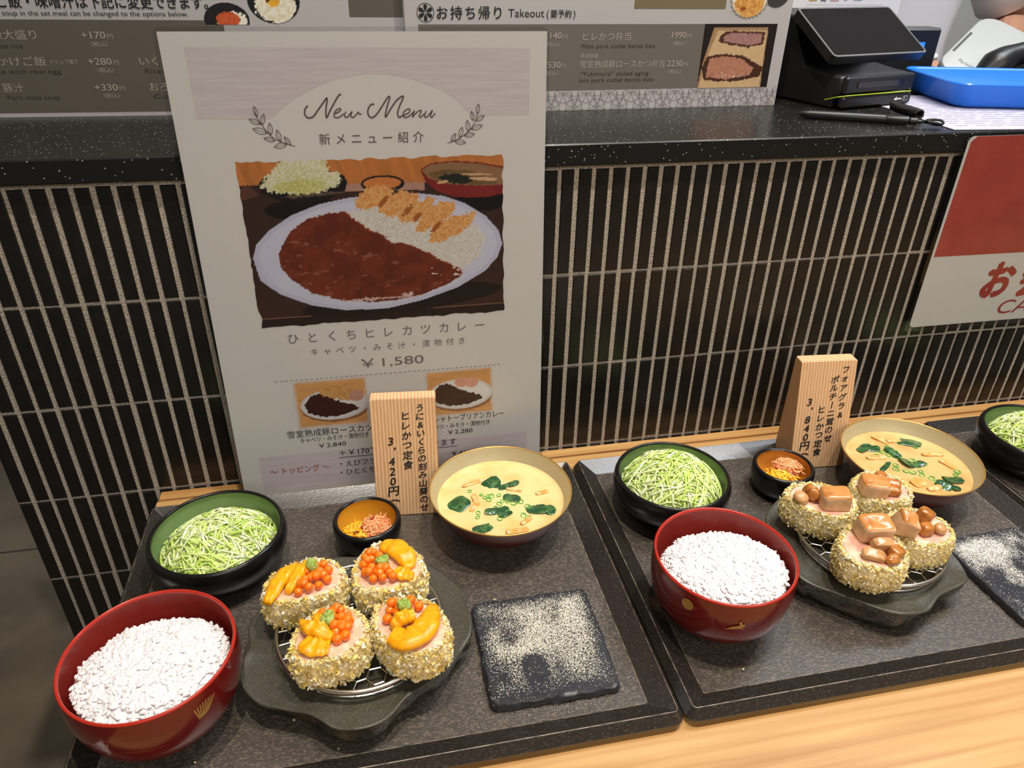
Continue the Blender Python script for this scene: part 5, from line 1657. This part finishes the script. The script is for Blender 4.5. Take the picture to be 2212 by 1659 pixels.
def powder(c, rz, dens, label, seed, n_, half, cols, spill):
    r_ = np.random.default_rng(seed)
    X = r_.uniform(-1, 1, (n_ * 4, 2))
    w = dens(X)
    X = X[r_.uniform(0, 1, len(X)) < w][:n_]
    m = len(X)
    s = r_.uniform(0.00018, 0.00040, m) * 1.1
    z = FZ + 0.0072 + 0.0003 + 0 * s
    P = X * half * 0.985
    if spill:
        k = spill
        a = r_.uniform(0, 6.28, k)
        rr = 1.02 + np.abs(r_.normal(0, 0.16, k))
        e = np.maximum(np.abs(np.cos(a)), np.abs(np.sin(a)))
        T_ = np.stack([np.cos(a), np.sin(a)], 1) / e[:, None] * rr[:, None] * half
        P = np.vstack([P, T_])
        s = np.concatenate([s, r_.uniform(0.00015, 0.00032, k)])
        z = np.concatenate([z, np.full(k, FZ + 0.0004)])
    cz, sz = math.cos(rz), math.sin(rz)
    P = P @ np.array([[cz, sz], [-sz, cz]])
    ok = (P[:, 0] + c[0] < (-0.0085 if c[0] < 0 else 0.4120)) & (P[:, 1] + c[1] > -0.3295)
    P, s, z = P[ok], s[ok], z[ok]
    a = r_.uniform(0, 6.28, len(P))
    T = np.array([(1, 0, 0), (-0.5, 0.87, 0), (-0.5, -0.87, 0), (0, 0, 0.30)])
    ca, sa = np.cos(a), np.sin(a)
    V = np.empty((len(P), 4, 3))
    for i, (tx, ty, tz) in enumerate(T):
        V[:, i, 0] = P[:, 0] + s * (tx * ca - ty * sa)
        V[:, i, 1] = P[:, 1] + s * (tx * sa + ty * ca)
        V[:, i, 2] = z + s * tz
    b = np.arange(len(P))[:, None] * 4
    F = np.concatenate([b + np.array([[0, 1, 3]]), b + np.array([[1, 2, 3]]), b + np.array([[2, 0, 3]])])
    C = np.array([lin(q) for q in cols])[r_.integers(0, len(cols), len(P))]
    mb = MB()
    mb.add(V.reshape(-1, 3), F.tolist(), 0, np.repeat(C, 4, axis=0))
    o = mb.build('seasoning_powder', M_SALT, None, smooth=0, loc=(c[0], c[1], 0))
    return tag(o, label, 'seasoning', kind='stuff')
def dens1(X):
    n = vnoise(X + 3, 2.0, 4, 3)
    d = 0.50 + 0.9 * n
    d += 0.9 * np.exp(-(((X[:, 0] - 0.62) / 0.22) ** 2 + ((X[:, 1] - 0.55) / 0.45) ** 2))
    d += 0.8 * np.exp(-(((X[:, 0] + 0.45) / 0.3) ** 2 + ((X[:, 1] + 0.1) / 0.16) ** 2))
    d -= 1.2 * np.exp(-(((X[:, 0] + 0.22) / 0.16) ** 2 + ((X[:, 1] + 0.42) / 0.24) ** 2))
    d *= np.clip((0.97 - np.abs(X).max(1)) / 0.25, 0.03, 1) * np.clip((X[:, 1] + 1.0) / 0.55, 0.06, 1)
    return np.clip(d, 0.015, 1)
powder(S1, 0.0, dens1, 'beige and white seasoning powder sprinkled over the slate of the left tray', 5, 19000, 0.049, [(250, 244, 226), (246, 236, 206), (255, 254, 250), (248, 238, 214)], 1300)
def dens2(X):
    n = vnoise(X + 7, 2.2, 6, 3)
    d = 0.35 + 1.0 * n
    d += 1.1 * np.exp(-(((X[:, 0] + 0.25) / 0.6) ** 2 + ((X[:, 1] - 0.5) / 0.3) ** 2))
    d *= np.clip((0.98 - np.abs(X).max(1)) / 0.2, 0.03, 1) * np.clip((X[:, 1] + 0.9) / 0.8, 0.05, 1)
    return np.clip(d, 0.012, 1)
powder(S2, 0.04, dens2, 'white seasoning powder sprinkled over the slate of the middle tray', 6, 15000, np.array([0.046, 0.0505]), [(246, 242, 232), (236, 230, 216), (252, 250, 248)], 1100)
r_ = np.random.default_rng(77)
mb = MB()
V, F = superq((0, 0, 0), (0.0009, 0.0007, 0.0006), 0.8, 7, 5)
for i in range(34):
    x, y = (r_.uniform(-0.36, -0.02), r_.uniform(-0.327, -0.09)) if i % 2 else (r_.uniform(0.045, 0.40), r_.uniform(-0.327, -0.09))
    mb.add(V * r_.uniform(0.5, 1.3) + (x, y, FZ + 0.0011), F)
tag(mb.build('bread_crumbs', mat('stray_crumb', sr(226, 208, 160), 0.7), None, smooth=180), 'stray bread crumbs scattered over the tray floors', 'crumbs', kind='stuff')

# ------------------------------------------------------------------ things on the staff end of the counter
M_PLASTIC = mat('black_plastic', (0.014, 0.014, 0.015), 0.38, spec=0.5, bump=(900, 0.1, 0.0002))
M_GLOSSBLK = mat('black_screen_glass', (0.012, 0.012, 0.013), 0.12, spec=0.5)
M_GREYEDGE = mat('grey_bezel_edge', (0.14, 0.14, 0.145), 0.4)
M_LIME = mat('lime_trim', (0.50, 0.62, 0.03), 0.4)
M_WHITEPRINT = mat('white_print', (0.7, 0.7, 0.68), 0.5)
CZ = 0.3327
te = thing('payment_terminal', 'black card payment terminal with tilted screen on the granite counter', 'card terminal', (0.352, 0.118, CZ), math.radians(15))
def prism(mb, prof, x0, x1, m=0):
    """side profile (y, z) extruded along x"""
    n = len(prof)
    V = [(x, y, z) for x in (x0, x1) for y, z in prof]
    F = [tuple(range(n)), tuple(range(2 * n - 1, n - 1, -1))]
    F += [(i, n + i, n + (i + 1) % n, (i + 1) % n) for i in range(n)]
    mb.add(V, F, m)
mb = MB()
prism(mb, [(0.012, 0.0), (0.012, 0.010), (0.004, 0.016), (0.004, 0.034), (0.030, 0.036), (0.060, 0.040), (0.075, 0.060), (0.085, 0.088), (0.130, 0.094), (0.158, 0.086), (0.165, 0.040), (0.165, 0.0)], -0.004, 0.110)
o = mb.build('housing', M_PLASTIC, te, smooth=35)
bv = o.modifiers.new('bevel', 'BEVEL'); bv.width = 0.003; bv.segments = 2; bv.limit_method = 'ANGLE'
mb = MB(); box(mb, (-0.001, -0.002, 0.0165), (0.108, 0.006, 0.0345), 0, 0.002)
box(mb, (0.016, -0.0028, 0.0225), (0.090, -0.0018, 0.0285), 1)
mb.build('card_slot', [M_PLASTIC, M_GLOSSBLK], te, smooth=30)
mb = MB(); box(mb, (-0.001, -0.002, 0.0015), (0.110, 0.006, 0.0140), 0, 0.002)
mb.build('card_reader_lip', M_PLASTIC, te, smooth=30)
mb = MB(); tube(mb, [(-0.0055, 0.020, 0.0085), (-0.0052, 0.004, 0.0135), (0.002, -0.0022, 0.0152), (0.106, -0.0022, 0.0152)], 0.0006, 6)
mb.build('lime_strip', M_LIME, te)
ff = Frame((0, -0.0024, 0), (1, 0, 0), (0, 0, 1), (0, -1, 0))
mb = MB(); ff.poly(mb, [(80, 7.6), (85, 10.2), (85, 8.4), (93, 8.4), (93, 6.8), (85, 6.8), (85, 5)], 0.1)
for a, b, c_, d_ in ((95.5, 103, 9.8, 10.2), (95.5, 103, 5.4, 5.8), (95.5, 95.9, 5.4, 10.2), (102.6, 103, 5.4, 10.2), (97, 98.6, 7.6, 8.8)):
    ff.rect(mb, a, b, c_, d_, 0.1)
mb.build('card_arrow', M_WHITEPRINT, te, smooth=0)
pd = np.array([0, 0.067, 0.0435]); ph = np.linalg.norm(pd); pd /= ph
fp = Frame((-0.0155, 0.010, 0.0540), (1, 0, 0), pd, (0, -pd[2], pd[1]))
PH = ph * 1000
mb = MB(); slab(mb, fp, 0, 149, 0, PH, 5, -10, -0.6, 0)
mb.build('screen_bezel', M_PLASTIC, te, smooth=30)
mb = MB()
P0, P1 = rrect(0, 149, 0, PH, 5, 0), rrect(2.2, 146.8, 2.2, PH - 2.2, 4, 0)
rings(mb, [fp.p(P0[:, 0], P0[:, 1], -0.6), fp.p(P0[:, 0], P0[:, 1], 0.2), fp.p(P1[:, 0], P1[:, 1], 0.2), fp.p(P1[:, 0], P1[:, 1], -0.3)])
mb.build('bezel_edge', M_GREYEDGE, te, smooth=30)
mb = MB(); slab(mb, fp, 2.2, 146.8, 2.2, PH - 2.2, 4, -0.5, -0.1)
mb.build('screen', M_GLOSSBLK, te, smooth=0)

def coil(P, r, pitch, w, n=14):
    Q = spline(P, 400)
    L = np.concatenate([[0], np.cumsum(np.linalg.norm(np.diff(Q, axis=0), axis=1))])
    T = np.gradient(Q, axis=0); T /= np.linalg.norm(T, axis=1)[:, None]
    s = np.cross(T, (0, 0, 1)); s /= np.linalg.norm(s, axis=1)[:, None]
    u = np.cross(s, T)
    m = int(L[-1] / pitch * n)
    t = np.linspace(0, L[-1], m)
    f = lambda A: np.stack([np.interp(t, L, A[:, i]) for i in range(3)], 1)
    ph_ = 2 * np.pi * t / pitch
    C = f(Q) + r * (np.cos(ph_)[:, None] * f(s) + np.sin(ph_)[:, None] * f(u))
    mb = MB(); tube(mb, C, w, 6)
    return mb
o = coil([(0.402, 0.100, CZ + 0.0080), (0.404, 0.088, CZ + 0.0062), (0.405, 0.072, CZ + 0.0058), (0.403, 0.055, CZ + 0.0056)], 0.0042, 0.0024, 0.0012).build('coiled_cord', M_PLASTIC, None)
tag(o, 'short coiled black cord beside the terminal on the counter', 'cord')
pe = thing('stylus_pen', 'black stylus pen lying in front of the terminal on the counter', 'pen', (0.2800, 0.0815, CZ + 0.0046), math.atan2(0.0249 - 0.0817, 0.3825 - 0.281))
mb = MB(); X = [(-0.001, 0.0012), (0.001, 0.0022), (0.004, 0.0034), (0.010, 0.0042), (0.082, 0.0045), (0.083, 0.0040), (0.084, 0.0046), (0.104, 0.0045), (0.1045, 0.0030)]
a = np.linspace(0, 2 * np.pi, 20, endpoint=False)
rings(mb, [np.stack([0 * a + x, r * np.cos(a), r * np.sin(a)], 1) for x, r in X], True, True, True)
mb.build('barrel', M_PLASTIC, pe)
mb = MB(); X = [(0.1045, 0.0022), (0.106, 0.0036), (0.112, 0.0036), (0.113, 0.0020), (0.117, 0.0016)]
rings(mb, [np.stack([0 * a + x, r * np.cos(a), r * np.sin(a)], 1) for x, r in X], True, True, True)
mb.build('cap', M_PLASTIC, pe)
mb = MB(); tube(mb, spline([(0.117, 0, 0), (0.123, 0.004, -0.001), (0.131, 0.001, -0.002), (0.137, 0.003, -0.001), (0.136, 0.007, 0.001), (0.128, 0.005, 0.002), (0.121, 0.002, 0.001), (0.130, -0.001, 0.0), (0.136, 0.0015, -0.002)], 60), 0.0013, 6)
mb.build('tether_cord', M_PLASTIC, pe)

pa = thing('order_sheet', 'white printed sheet under the blue tray on the counter', 'paper', (0.404, 0.0035, CZ), math.radians(-5))
mb = MB(); box(mb, (0, 0, 0.0002), (0.297, 0.205, 0.0006))
mb.build('sheet', mat('pale_violet_paper', (0.50, 0.50, 0.60), 0.6), pa, smooth=0)
mb = MB(); fq = Frame((0, 0, 0.0006), (1, 0, 0), (0, 1, 0), (0, 0, 1))
r_ = np.random.default_rng(12)
for k in range(15):
    v = 18 + k * 11.5
    u = 14
    while u < 280:
        w_ = r_.uniform(8, 30)
        fq.rect(mb, u, min(u + w_, 284), v, v + 1.3, 0.15)
        u += w_ + r_.uniform(2, 9)
mb.build('printed_lines', mat('violet_grey_print', sr(150, 140, 160), 0.6), pa, smooth=0)

M_BLUE = mat('blue_plastic', sr(40, 126, 240), 0.28, spec=0.5, sss=0.0)
mb = MB()
W_, D_ = 0.25, 0.155
prof = [(0.020, 0.0008, 0.012), (0.014, 0.0, 0.016), (0.010, 0.003, 0.018), (0.003, 0.0235, 0.021), (0.0, 0.0255, 0.022), (0.0008, 0.0268, 0.022), (0.0035, 0.0262, 0.020), (0.0055, 0.0240, 0.019), (0.0125, 0.0048, 0.017), (0.018, 0.0025, 0.014)]
rings(mb, [rrect(i, W_ - i, i, D_ - i, r, z, 8) for i, z, r in prof], True, True, True)
o = mb.build('cash_tray', M_BLUE, None, smooth=50, loc=(0.4815, 0.1045, CZ + 0.0012))
o.rotation_euler = (0, 0, math.radians(-14))
tag(o, 'bright blue plastic cash tray at the right end of the counter', 'tray')

ep = thing('customer_display', 'black EPSON customer display with a blue lit window behind the terminal', 'display', (0.498, 0.282, CZ))
mb = MB(); box(mb, (0, 0, 0), (0.092, 0.030, 0.070), 0, 0.003)
mb.build('case', M_PLASTIC, ep, smooth=30)
fe = Frame((0, -0.0002, 0), (1, 0, 0), (0, 0, 1), (0, -1, 0))
mb = MB(); fe.rect(mb, 52, 70, 40, 53, 0.3)
mb.build('display_window', mat('blue_lit_window', (0.01, 0.06, 0.8), 0.3, emit=((0.02, 0.16, 1.0), 1.6)), ep, smooth=0)
mb = MB(); fe.text(mb, 'EPSON', 12, 17, 6.4, 36, n=0.3, bold=0.01)
mb.build('lettering', mat('grey_print', (0.13, 0.13, 0.14), 0.5), ep, smooth=0)

py = thing('payment_logo_card', 'white card of payment logos standing behind the terminal', 'sign', (0.385, 0.315, CZ))
mb = MB(); box(mb, (0, 0, 0), (0.156, 0.003, 0.150))
mb.build('card', mat('bright_white_card', (0.80, 0.80, 0.82), 0.5), py, smooth=0)
fy = Frame((0, -0.0002, 0), (1, 0, 0), (0, 0, 1), (0, -1, 0))
mb = MB(); fy.rect(mb, 22.5, 34, 99, 108, 0.2)
mb.build('yellow_logo', mat('amber_print', sr(226, 160, 40), 0.5), py, smooth=0)
mb = MB(); fy.rect(mb, 53, 65, 99, 106, 0.2)
mb.build('red_logo', mat('rose_print', sr(216, 160, 150), 0.5), py, smooth=0)
mb = MB(); fy.rect(mb, 87, 99, 100, 108, 0.2)
mb.build('blue_logo', mat('sky_print', sr(110, 150, 206), 0.5), py, smooth=0)
mb = MB(); fy.poly(mb, [(75 + 4.2 * math.cos(q), 104 + 4.2 * math.sin(q)) for q in np.linspace(0, 2 * np.pi, 20)[:-1]], 0.2)
mb.build('purple_logo', mat('violet_print', sr(76, 48, 120), 0.5), py, smooth=0)
mb = MB(); fy.text(mb, 'Edy', 39.5, 99, 7, 47.5, n=0.2, bold=0.03)
fy.text(mb, 'nanaca', 101, 84.5, 6.2, 123, n=0.2, bold=0.04)
mb.build('lettering', mat('navy_print', sr(30, 34, 70), 0.5), py, smooth=0)
mb = MB()
for a, b, c_, d_ in ((20, 128, 94.4, 94.8), (127.6, 128, 62, 94.8), (20, 20.4, 62, 94.8)):
    fy.rect(mb, a, b, c_, d_, 0.2)
mb.build('frame_line', mat('pale_grey_print', (0.5, 0.5, 0.52), 0.5), py, smooth=0)

M_PHONE = mat('pale_grey_phone', sr(172, 174, 172), 0.4, spec=0.5)
pt = thing('desk_phone', 'pale grey desk phone with black handset behind the blue tray', 'telephone', (0.606, 0.300, CZ + 0.0002))
e1 = np.array([0.135, 0.075, 0.070]); l1 = np.linalg.norm(e1); e1 /= l1
e2 = np.array([0.97, -0.22, 0.02]); e2 -= e1 * (e1 @ e2); e2 /= np.linalg.norm(e2)
en = np.cross(e2, e1)
fo = Frame((0.0, 0.0, 0.024), e2, e1, en)
mb = MB()
R = []
for n_, i in ((-0.018, 4), (-0.012, 0.5), (-0.003, 0), (0.0, 1.5), (0.0006, 4)):
    P = rrect(i, 215 - i, i, 142 - i, 24, 0, 8)
    R.append(fo.p(P[:, 0], P[:, 1], n_ * 1000))
rings(mb, R, True, True, True)
mb.build('body', M_PHONE, pt, smooth=40)
mb = MB()
prism(mb, [(0.0, 0.0), (0.100, 0.0), (0.080, 0.040), (0.02, 0.012)], 0.10, 0.24)
mb.build('stand', M_PHONE, pt, smooth=0)
mb = MB()
for k in range(15):
    fo.rect(mb, 4.0, 7.5, 40 + k * 3.4, 42 + k * 3.4, 1.1)
mb.build('speaker_slots', M_PLASTIC, pt, smooth=0)
mb = MB()
P = spline([(62, 10, 10), (70, 45, 22), (95, 80, 26), (130, 100, 24), (175, 104, 22), (205, 98, 14)], 30)
tube(mb, [fo.p(*p) for p in P], np.interp(np.linspace(0, 1, 30), [0, 0.1, 0.25, 0.75, 0.9, 1], [0.016, 0.021, 0.014, 0.013, 0.019, 0.014]), 18, up=tuple(en))
mb.build('handset', M_PLASTIC, pt, smooth=60)
mb = MB()
P = [(54, 6), (62, 44), (92, 84), (130, 106), (206, 112), (210, 30), (190, 6)]
fo.poly(mb, [tuple(q) for q in spline(P + [P[0]], 50)[:-1]], 1.2)
mb.build('handset_cradle', M_GLOSSBLK, pt, smooth=0)
mb = MB(); fo.text(mb, 'Panasonic', 20, 26, 9, 52, n=1.2)
mb.build('lettering', mat('dull_grey_print', (0.25, 0.25, 0.26), 0.5), pt, smooth=0)
mb = MB(); tube(mb, spline([(-0.002, 0.004, 0.030), (-0.018, 0.006, 0.027), (-0.034, 0.012, 0.018), (-0.046, 0.030, 0.006), (-0.040, 0.070, 0.004)], 30), 0.0022, 8)
tube(mb, [(0.004, 0.006, 0.0325), (-0.012, 0.004, 0.0292)], 0.0042, 10)
mb.build('line_cord', mat('white_cord', (0.75, 0.75, 0.74), 0.4), pt)

# ------------------------------------------------------------------ staff member
M_SKIN = mat('skin', sr(206, 150, 118), 0.5, sss=0.05)
M_SHIRT = mat('white_cotton', (0.84, 0.83, 0.86), 0.85, spec=0.2)
M_TROUS = mat('dark_grey_trousers', (0.05, 0.05, 0.055), 0.8)
M_HAIR = mat('black_hair', (0.012, 0.010, 0.009), 0.5)
pr = thing('person', 'person in a white short-sleeved shirt standing behind the counter, arm bent', 'person', (0.965, 0.93, -0.72))
vs = {}
VL, EL, RL = [], [], []
def joint(name, p, r, to=None):
    vs[name] = len(VL)
    VL.append(p); RL.append(r)
    if to is not None:
        EL.append((vs[to], vs[name]))
joint('pelvis', (0, 0, 0.86), (0.135, 0.10))
joint('waist', (0, 0, 1.02), (0.120, 0.088), 'pelvis')
joint('chest', (0, -0.01, 1.22), (0.135, 0.10), 'waist')
joint('collar', (0, 0.0, 1.37), (0.085, 0.065), 'chest')
joint('neck', (0, -0.005, 1.44), (0.050, 0.050), 'collar')
joint('jaw', (0, -0.03, 1.50), (0.062, 0.072), 'neck')
joint('skull', (0, -0.02, 1.58), (0.074, 0.088), 'jaw')
joint('crown', (0, -0.01, 1.64), (0.052, 0.062), 'skull')
for s_, n_ in ((-1, 'a'), (1, 'b')):
    joint('shoulder' + n_, (0.165 * s_, 0, 1.345), (0.055, 0.055), 'collar')
    el = (0.315, -0.02, 1.085) if s_ > 0 else (-0.235, 0.02, 1.07)
    wr = (0.120, -0.235, 1.015) if s_ > 0 else (-0.16, -0.22, 1.05)
    joint('upper' + n_, tuple(0.5 * (np.array((0.17 * s_, 0, 1.33)) + el)), (0.047, 0.047), 'shoulder' + n_)
    joint('elbow' + n_, el, (0.040, 0.040), 'upper' + n_)
    joint('fore' + n_, tuple(0.6 * np.array(el) + 0.4 * np.array(wr)), (0.038, 0.038), 'elbow' + n_)
    joint('wrist' + n_, wr, (0.026, 0.024), 'fore' + n_)
    d = np.array(wr) - el; d /= np.linalg.norm(d)
    pm = np.array(wr) + d * 0.05
    joint('palm' + n_, tuple(pm), (0.034, 0.018), 'wrist' + n_)
    sd = np.cross(d, (0, 0, 1)); sd /= np.linalg.norm(sd)
    for k, (off, ln) in enumerate(((-0.028, 0.062), (-0.010, 0.072), (0.009, 0.068), (0.027, 0.052))):
        b0 = pm + d * 0.035 + sd * off
        joint('f%d%s' % (k, n_), tuple(b0), (0.0095, 0.009), 'palm' + n_)
        joint('g%d%s' % (k, n_), tuple(b0 + d * ln * 0.5 + np.array((0, 0, -0.006))), (0.0088, 0.0085), 'f%d%s' % (k, n_))
        joint('h%d%s' % (k, n_), tuple(b0 + d * ln * 0.9 + np.array((0, 0, -0.022))), (0.0075, 0.0075), 'g%d%s' % (k, n_))
    tb = np.array(wr) + d * 0.03 - sd * s_ * 0.03
    joint('t0' + n_, tuple(tb), (0.012, 0.012), 'palm' + n_)
    joint('t1' + n_, tuple(tb + d * 0.03 - sd * s_ * 0.022), (0.010, 0.010), 't0' + n_)
    joint('t2' + n_, tuple(tb + d * 0.052 - sd * s_ * 0.026 + np.array((0, 0, -0.01))), (0.008, 0.008), 't1' + n_)
    joint('hip' + n_, (0.085 * s_, 0, 0.80), (0.088, 0.088), 'pelvis')
    joint('knee' + n_, (0.09 * s_, -0.015, 0.45), (0.055, 0.055), 'hip' + n_)
    joint('ankle' + n_, (0.09 * s_, 0.01, 0.085), (0.036, 0.036), 'knee' + n_)
    joint('toe' + n_, (0.10 * s_, -0.13, 0.035), (0.036, 0.028), 'ankle' + n_)
me = bpy.data.meshes.new('body')
me.from_pydata(VL, EL, [])
ob = bpy.data.objects.new('body', me)
COLL.objects.link(ob)
ob.parent = pr
sk = ob.modifiers.new('skin', 'SKIN')
for i, r in enumerate(RL):
    me.skin_vertices[0].data[i].radius = r
me.skin_vertices[0].data[0].use_root = True
ob.modifiers.new('subdiv', 'SUBSURF').levels = 2
ob.modifiers['subdiv'].render_levels = 2
me.materials.append(M_SKIN)
ob['label'] = 'bare forearm and skin'
def ering(z, rx, ry, y0=0.0, n=48, seed=0, amp=0.004, x0=0.0):
    a = np.linspace(0, 2 * np.pi, n, endpoint=False)
    w = 1 + amp / rx * vnoise(np.stack([np.cos(a) * 2, np.sin(a) * 2, 0 * a + z * 4], 1) + seed, 1.7, seed, 2)
    return np.stack([x0 + rx * w * np.cos(a), y0 + ry * w * np.sin(a), 0 * a + z], 1)
mb = MB()
rings(mb, [ering(0.79, 0.172, 0.128, 0, amp=0.014), ering(0.86, 0.166, 0.124, amp=0.013), ering(0.95, 0.156, 0.117, amp=0.015), ering(1.05, 0.150, 0.114, amp=0.015), ering(1.15, 0.155, 0.118, -0.005, amp=0.010), ering(1.25, 0.168, 0.122, -0.008, amp=0.006), ering(1.33, 0.168, 0.108, -0.003, amp=0.004), ering(1.385, 0.12, 0.088, 0, amp=0.002), ering(1.41, 0.080, 0.072, 0, amp=0.001)])
for s_ in (-1, 1):
    a0 = np.array((0.14 * s_, 0, 1.335)); a1 = np.array((0.305 if s_ > 0 else -0.225, -0.012 if s_ > 0 else 0.012, 1.140))
    P = np.array([a0 * (1 - k) + a1 * k for k in np.linspace(0, 1, 9)])
    tube(mb, P, [0.062, 0.070, 0.072, 0.071, 0.069, 0.070, 0.072, 0.074, 0.076], 28, caps=False, up=(0, 1, 0))
o = mb.build('shirt', M_SHIRT, pr, smooth=60)
sd_ = o.modifiers.new('thickness', 'SOLIDIFY'); sd_.thickness = 0.002
mb = MB()
rings(mb, [ering(0.99, 0.132, 0.100), ering(0.90, 0.146, 0.112), ering(0.78, 0.165, 0.118)], True, True, False)
for s_ in (-1, 1):
    tube(mb, spline([(0.078 * s_, 0, 0.84), (0.088 * s_, 0, 0.65), (0.092 * s_, -0.012, 0.45), (0.092 * s_, 0, 0.25), (0.092 * s_, 0.008, 0.07)], 14), np.linspace(0.098, 0.062, 14), 26, up=(0, 1, 0))
mb.build('trousers', M_TROUS, pr, smooth=60)
mb = MB()
V, F = superq((0, 0.0, 1.585), (0.090, 0.108, 0.098), 1.0, 36, 22, noise=0.006, nscale=30, seed=4)
V[:, 2] = np.where((V[:, 1] < -0.04) & (V[:, 2] < 1.60), 1.60 + 0.2 * (V[:, 2] - 1.60), V[:, 2])
mb.add(V, F)
mb.build('hair', M_HAIR, pr, smooth=180)
mb = MB()
for x in (-0.028, 0.028):
    V, F = superq((x, -0.103, 1.545), (0.011, 0.007, 0.006), 1, 14, 8)
    mb.add(V, F)
mb.build('eyes', mat('dark_eye', (0.02, 0.015, 0.012), 0.2), pr, smooth=180)
mb = MB()
V, F = superq((0, -0.112, 1.520), (0.012, 0.016, 0.020), 0.9, 18, 12); mb.add(V, F)
for x in (-0.082, 0.082):
    V, F = superq((x, -0.015, 1.535), (0.008, 0.018, 0.030), 0.9, 16, 10); mb.add(V, F)
mb.build('nose_and_ears', M_SKIN, pr, smooth=180)
mb = MB()
V, F = superq((0, -0.102, 1.487), (0.022, 0.008, 0.006), 0.9, 18, 8); mb.add(V, F)
mb.build('mouth', mat('lips', sr(170, 96, 84), 0.4), pr, smooth=180)
bpy.data.objects.remove(_fo)

# ------------------------------------------------------------------ printed and fitted pieces belong to the part that carries them
def nest(carrier, names):
    for root in [o for o in COLL.objects if o.parent is None]:
        ch = list(root.children)
        c = [o for o in ch if o.name.split('.')[0] == carrier]
        if not c:
            continue
        for o in ch:
            if o.name.split('.')[0] in names and o is not c[0]:
                o.parent = c[0]
nest('paper', ('mauve_panel', 'heading', 'leaf_branch', 'dish_name', 'small_print', 'topping_note', 'dish_photo', 'curry_photo'))
nest('sheet', ('grey_panel', 'olive_panel', 'heading', 'price_list', 'dish_list', 'translation', 'flower_crest', 'ring_pattern', 'bowls_photo', 'bento_photo', 'gratin_photo', 'bowl_photo', 'printed_lines'))
nest('card', ('red_field', 'lettering', 'yellow_logo', 'red_logo', 'blue_logo', 'purple_logo', 'frame_line'))
nest('block', ('brush_lettering',))
nest('screen_bezel', ('bezel_edge', 'screen'))
nest('card_reader_lip', ('card_arrow',))
nest('case', ('display_window', 'lettering'))
nest('cap', ('tether_cord',))
for root in [o for o in COLL.objects if o.get('category') in ('bowl', 'telephone', 'person')]:
    ch = list(root.children)
    b = [o for o in ch if o.name.split('.')[0] == 'body']
    for o in ch:
        if o.name.split('.')[0] in ('gold_painting', 'faint_painting', 'speaker_slots', 'lettering', 'handset_cradle', 'eyes', 'nose_and_ears', 'mouth', 'hair'):
            o.parent = b[0]
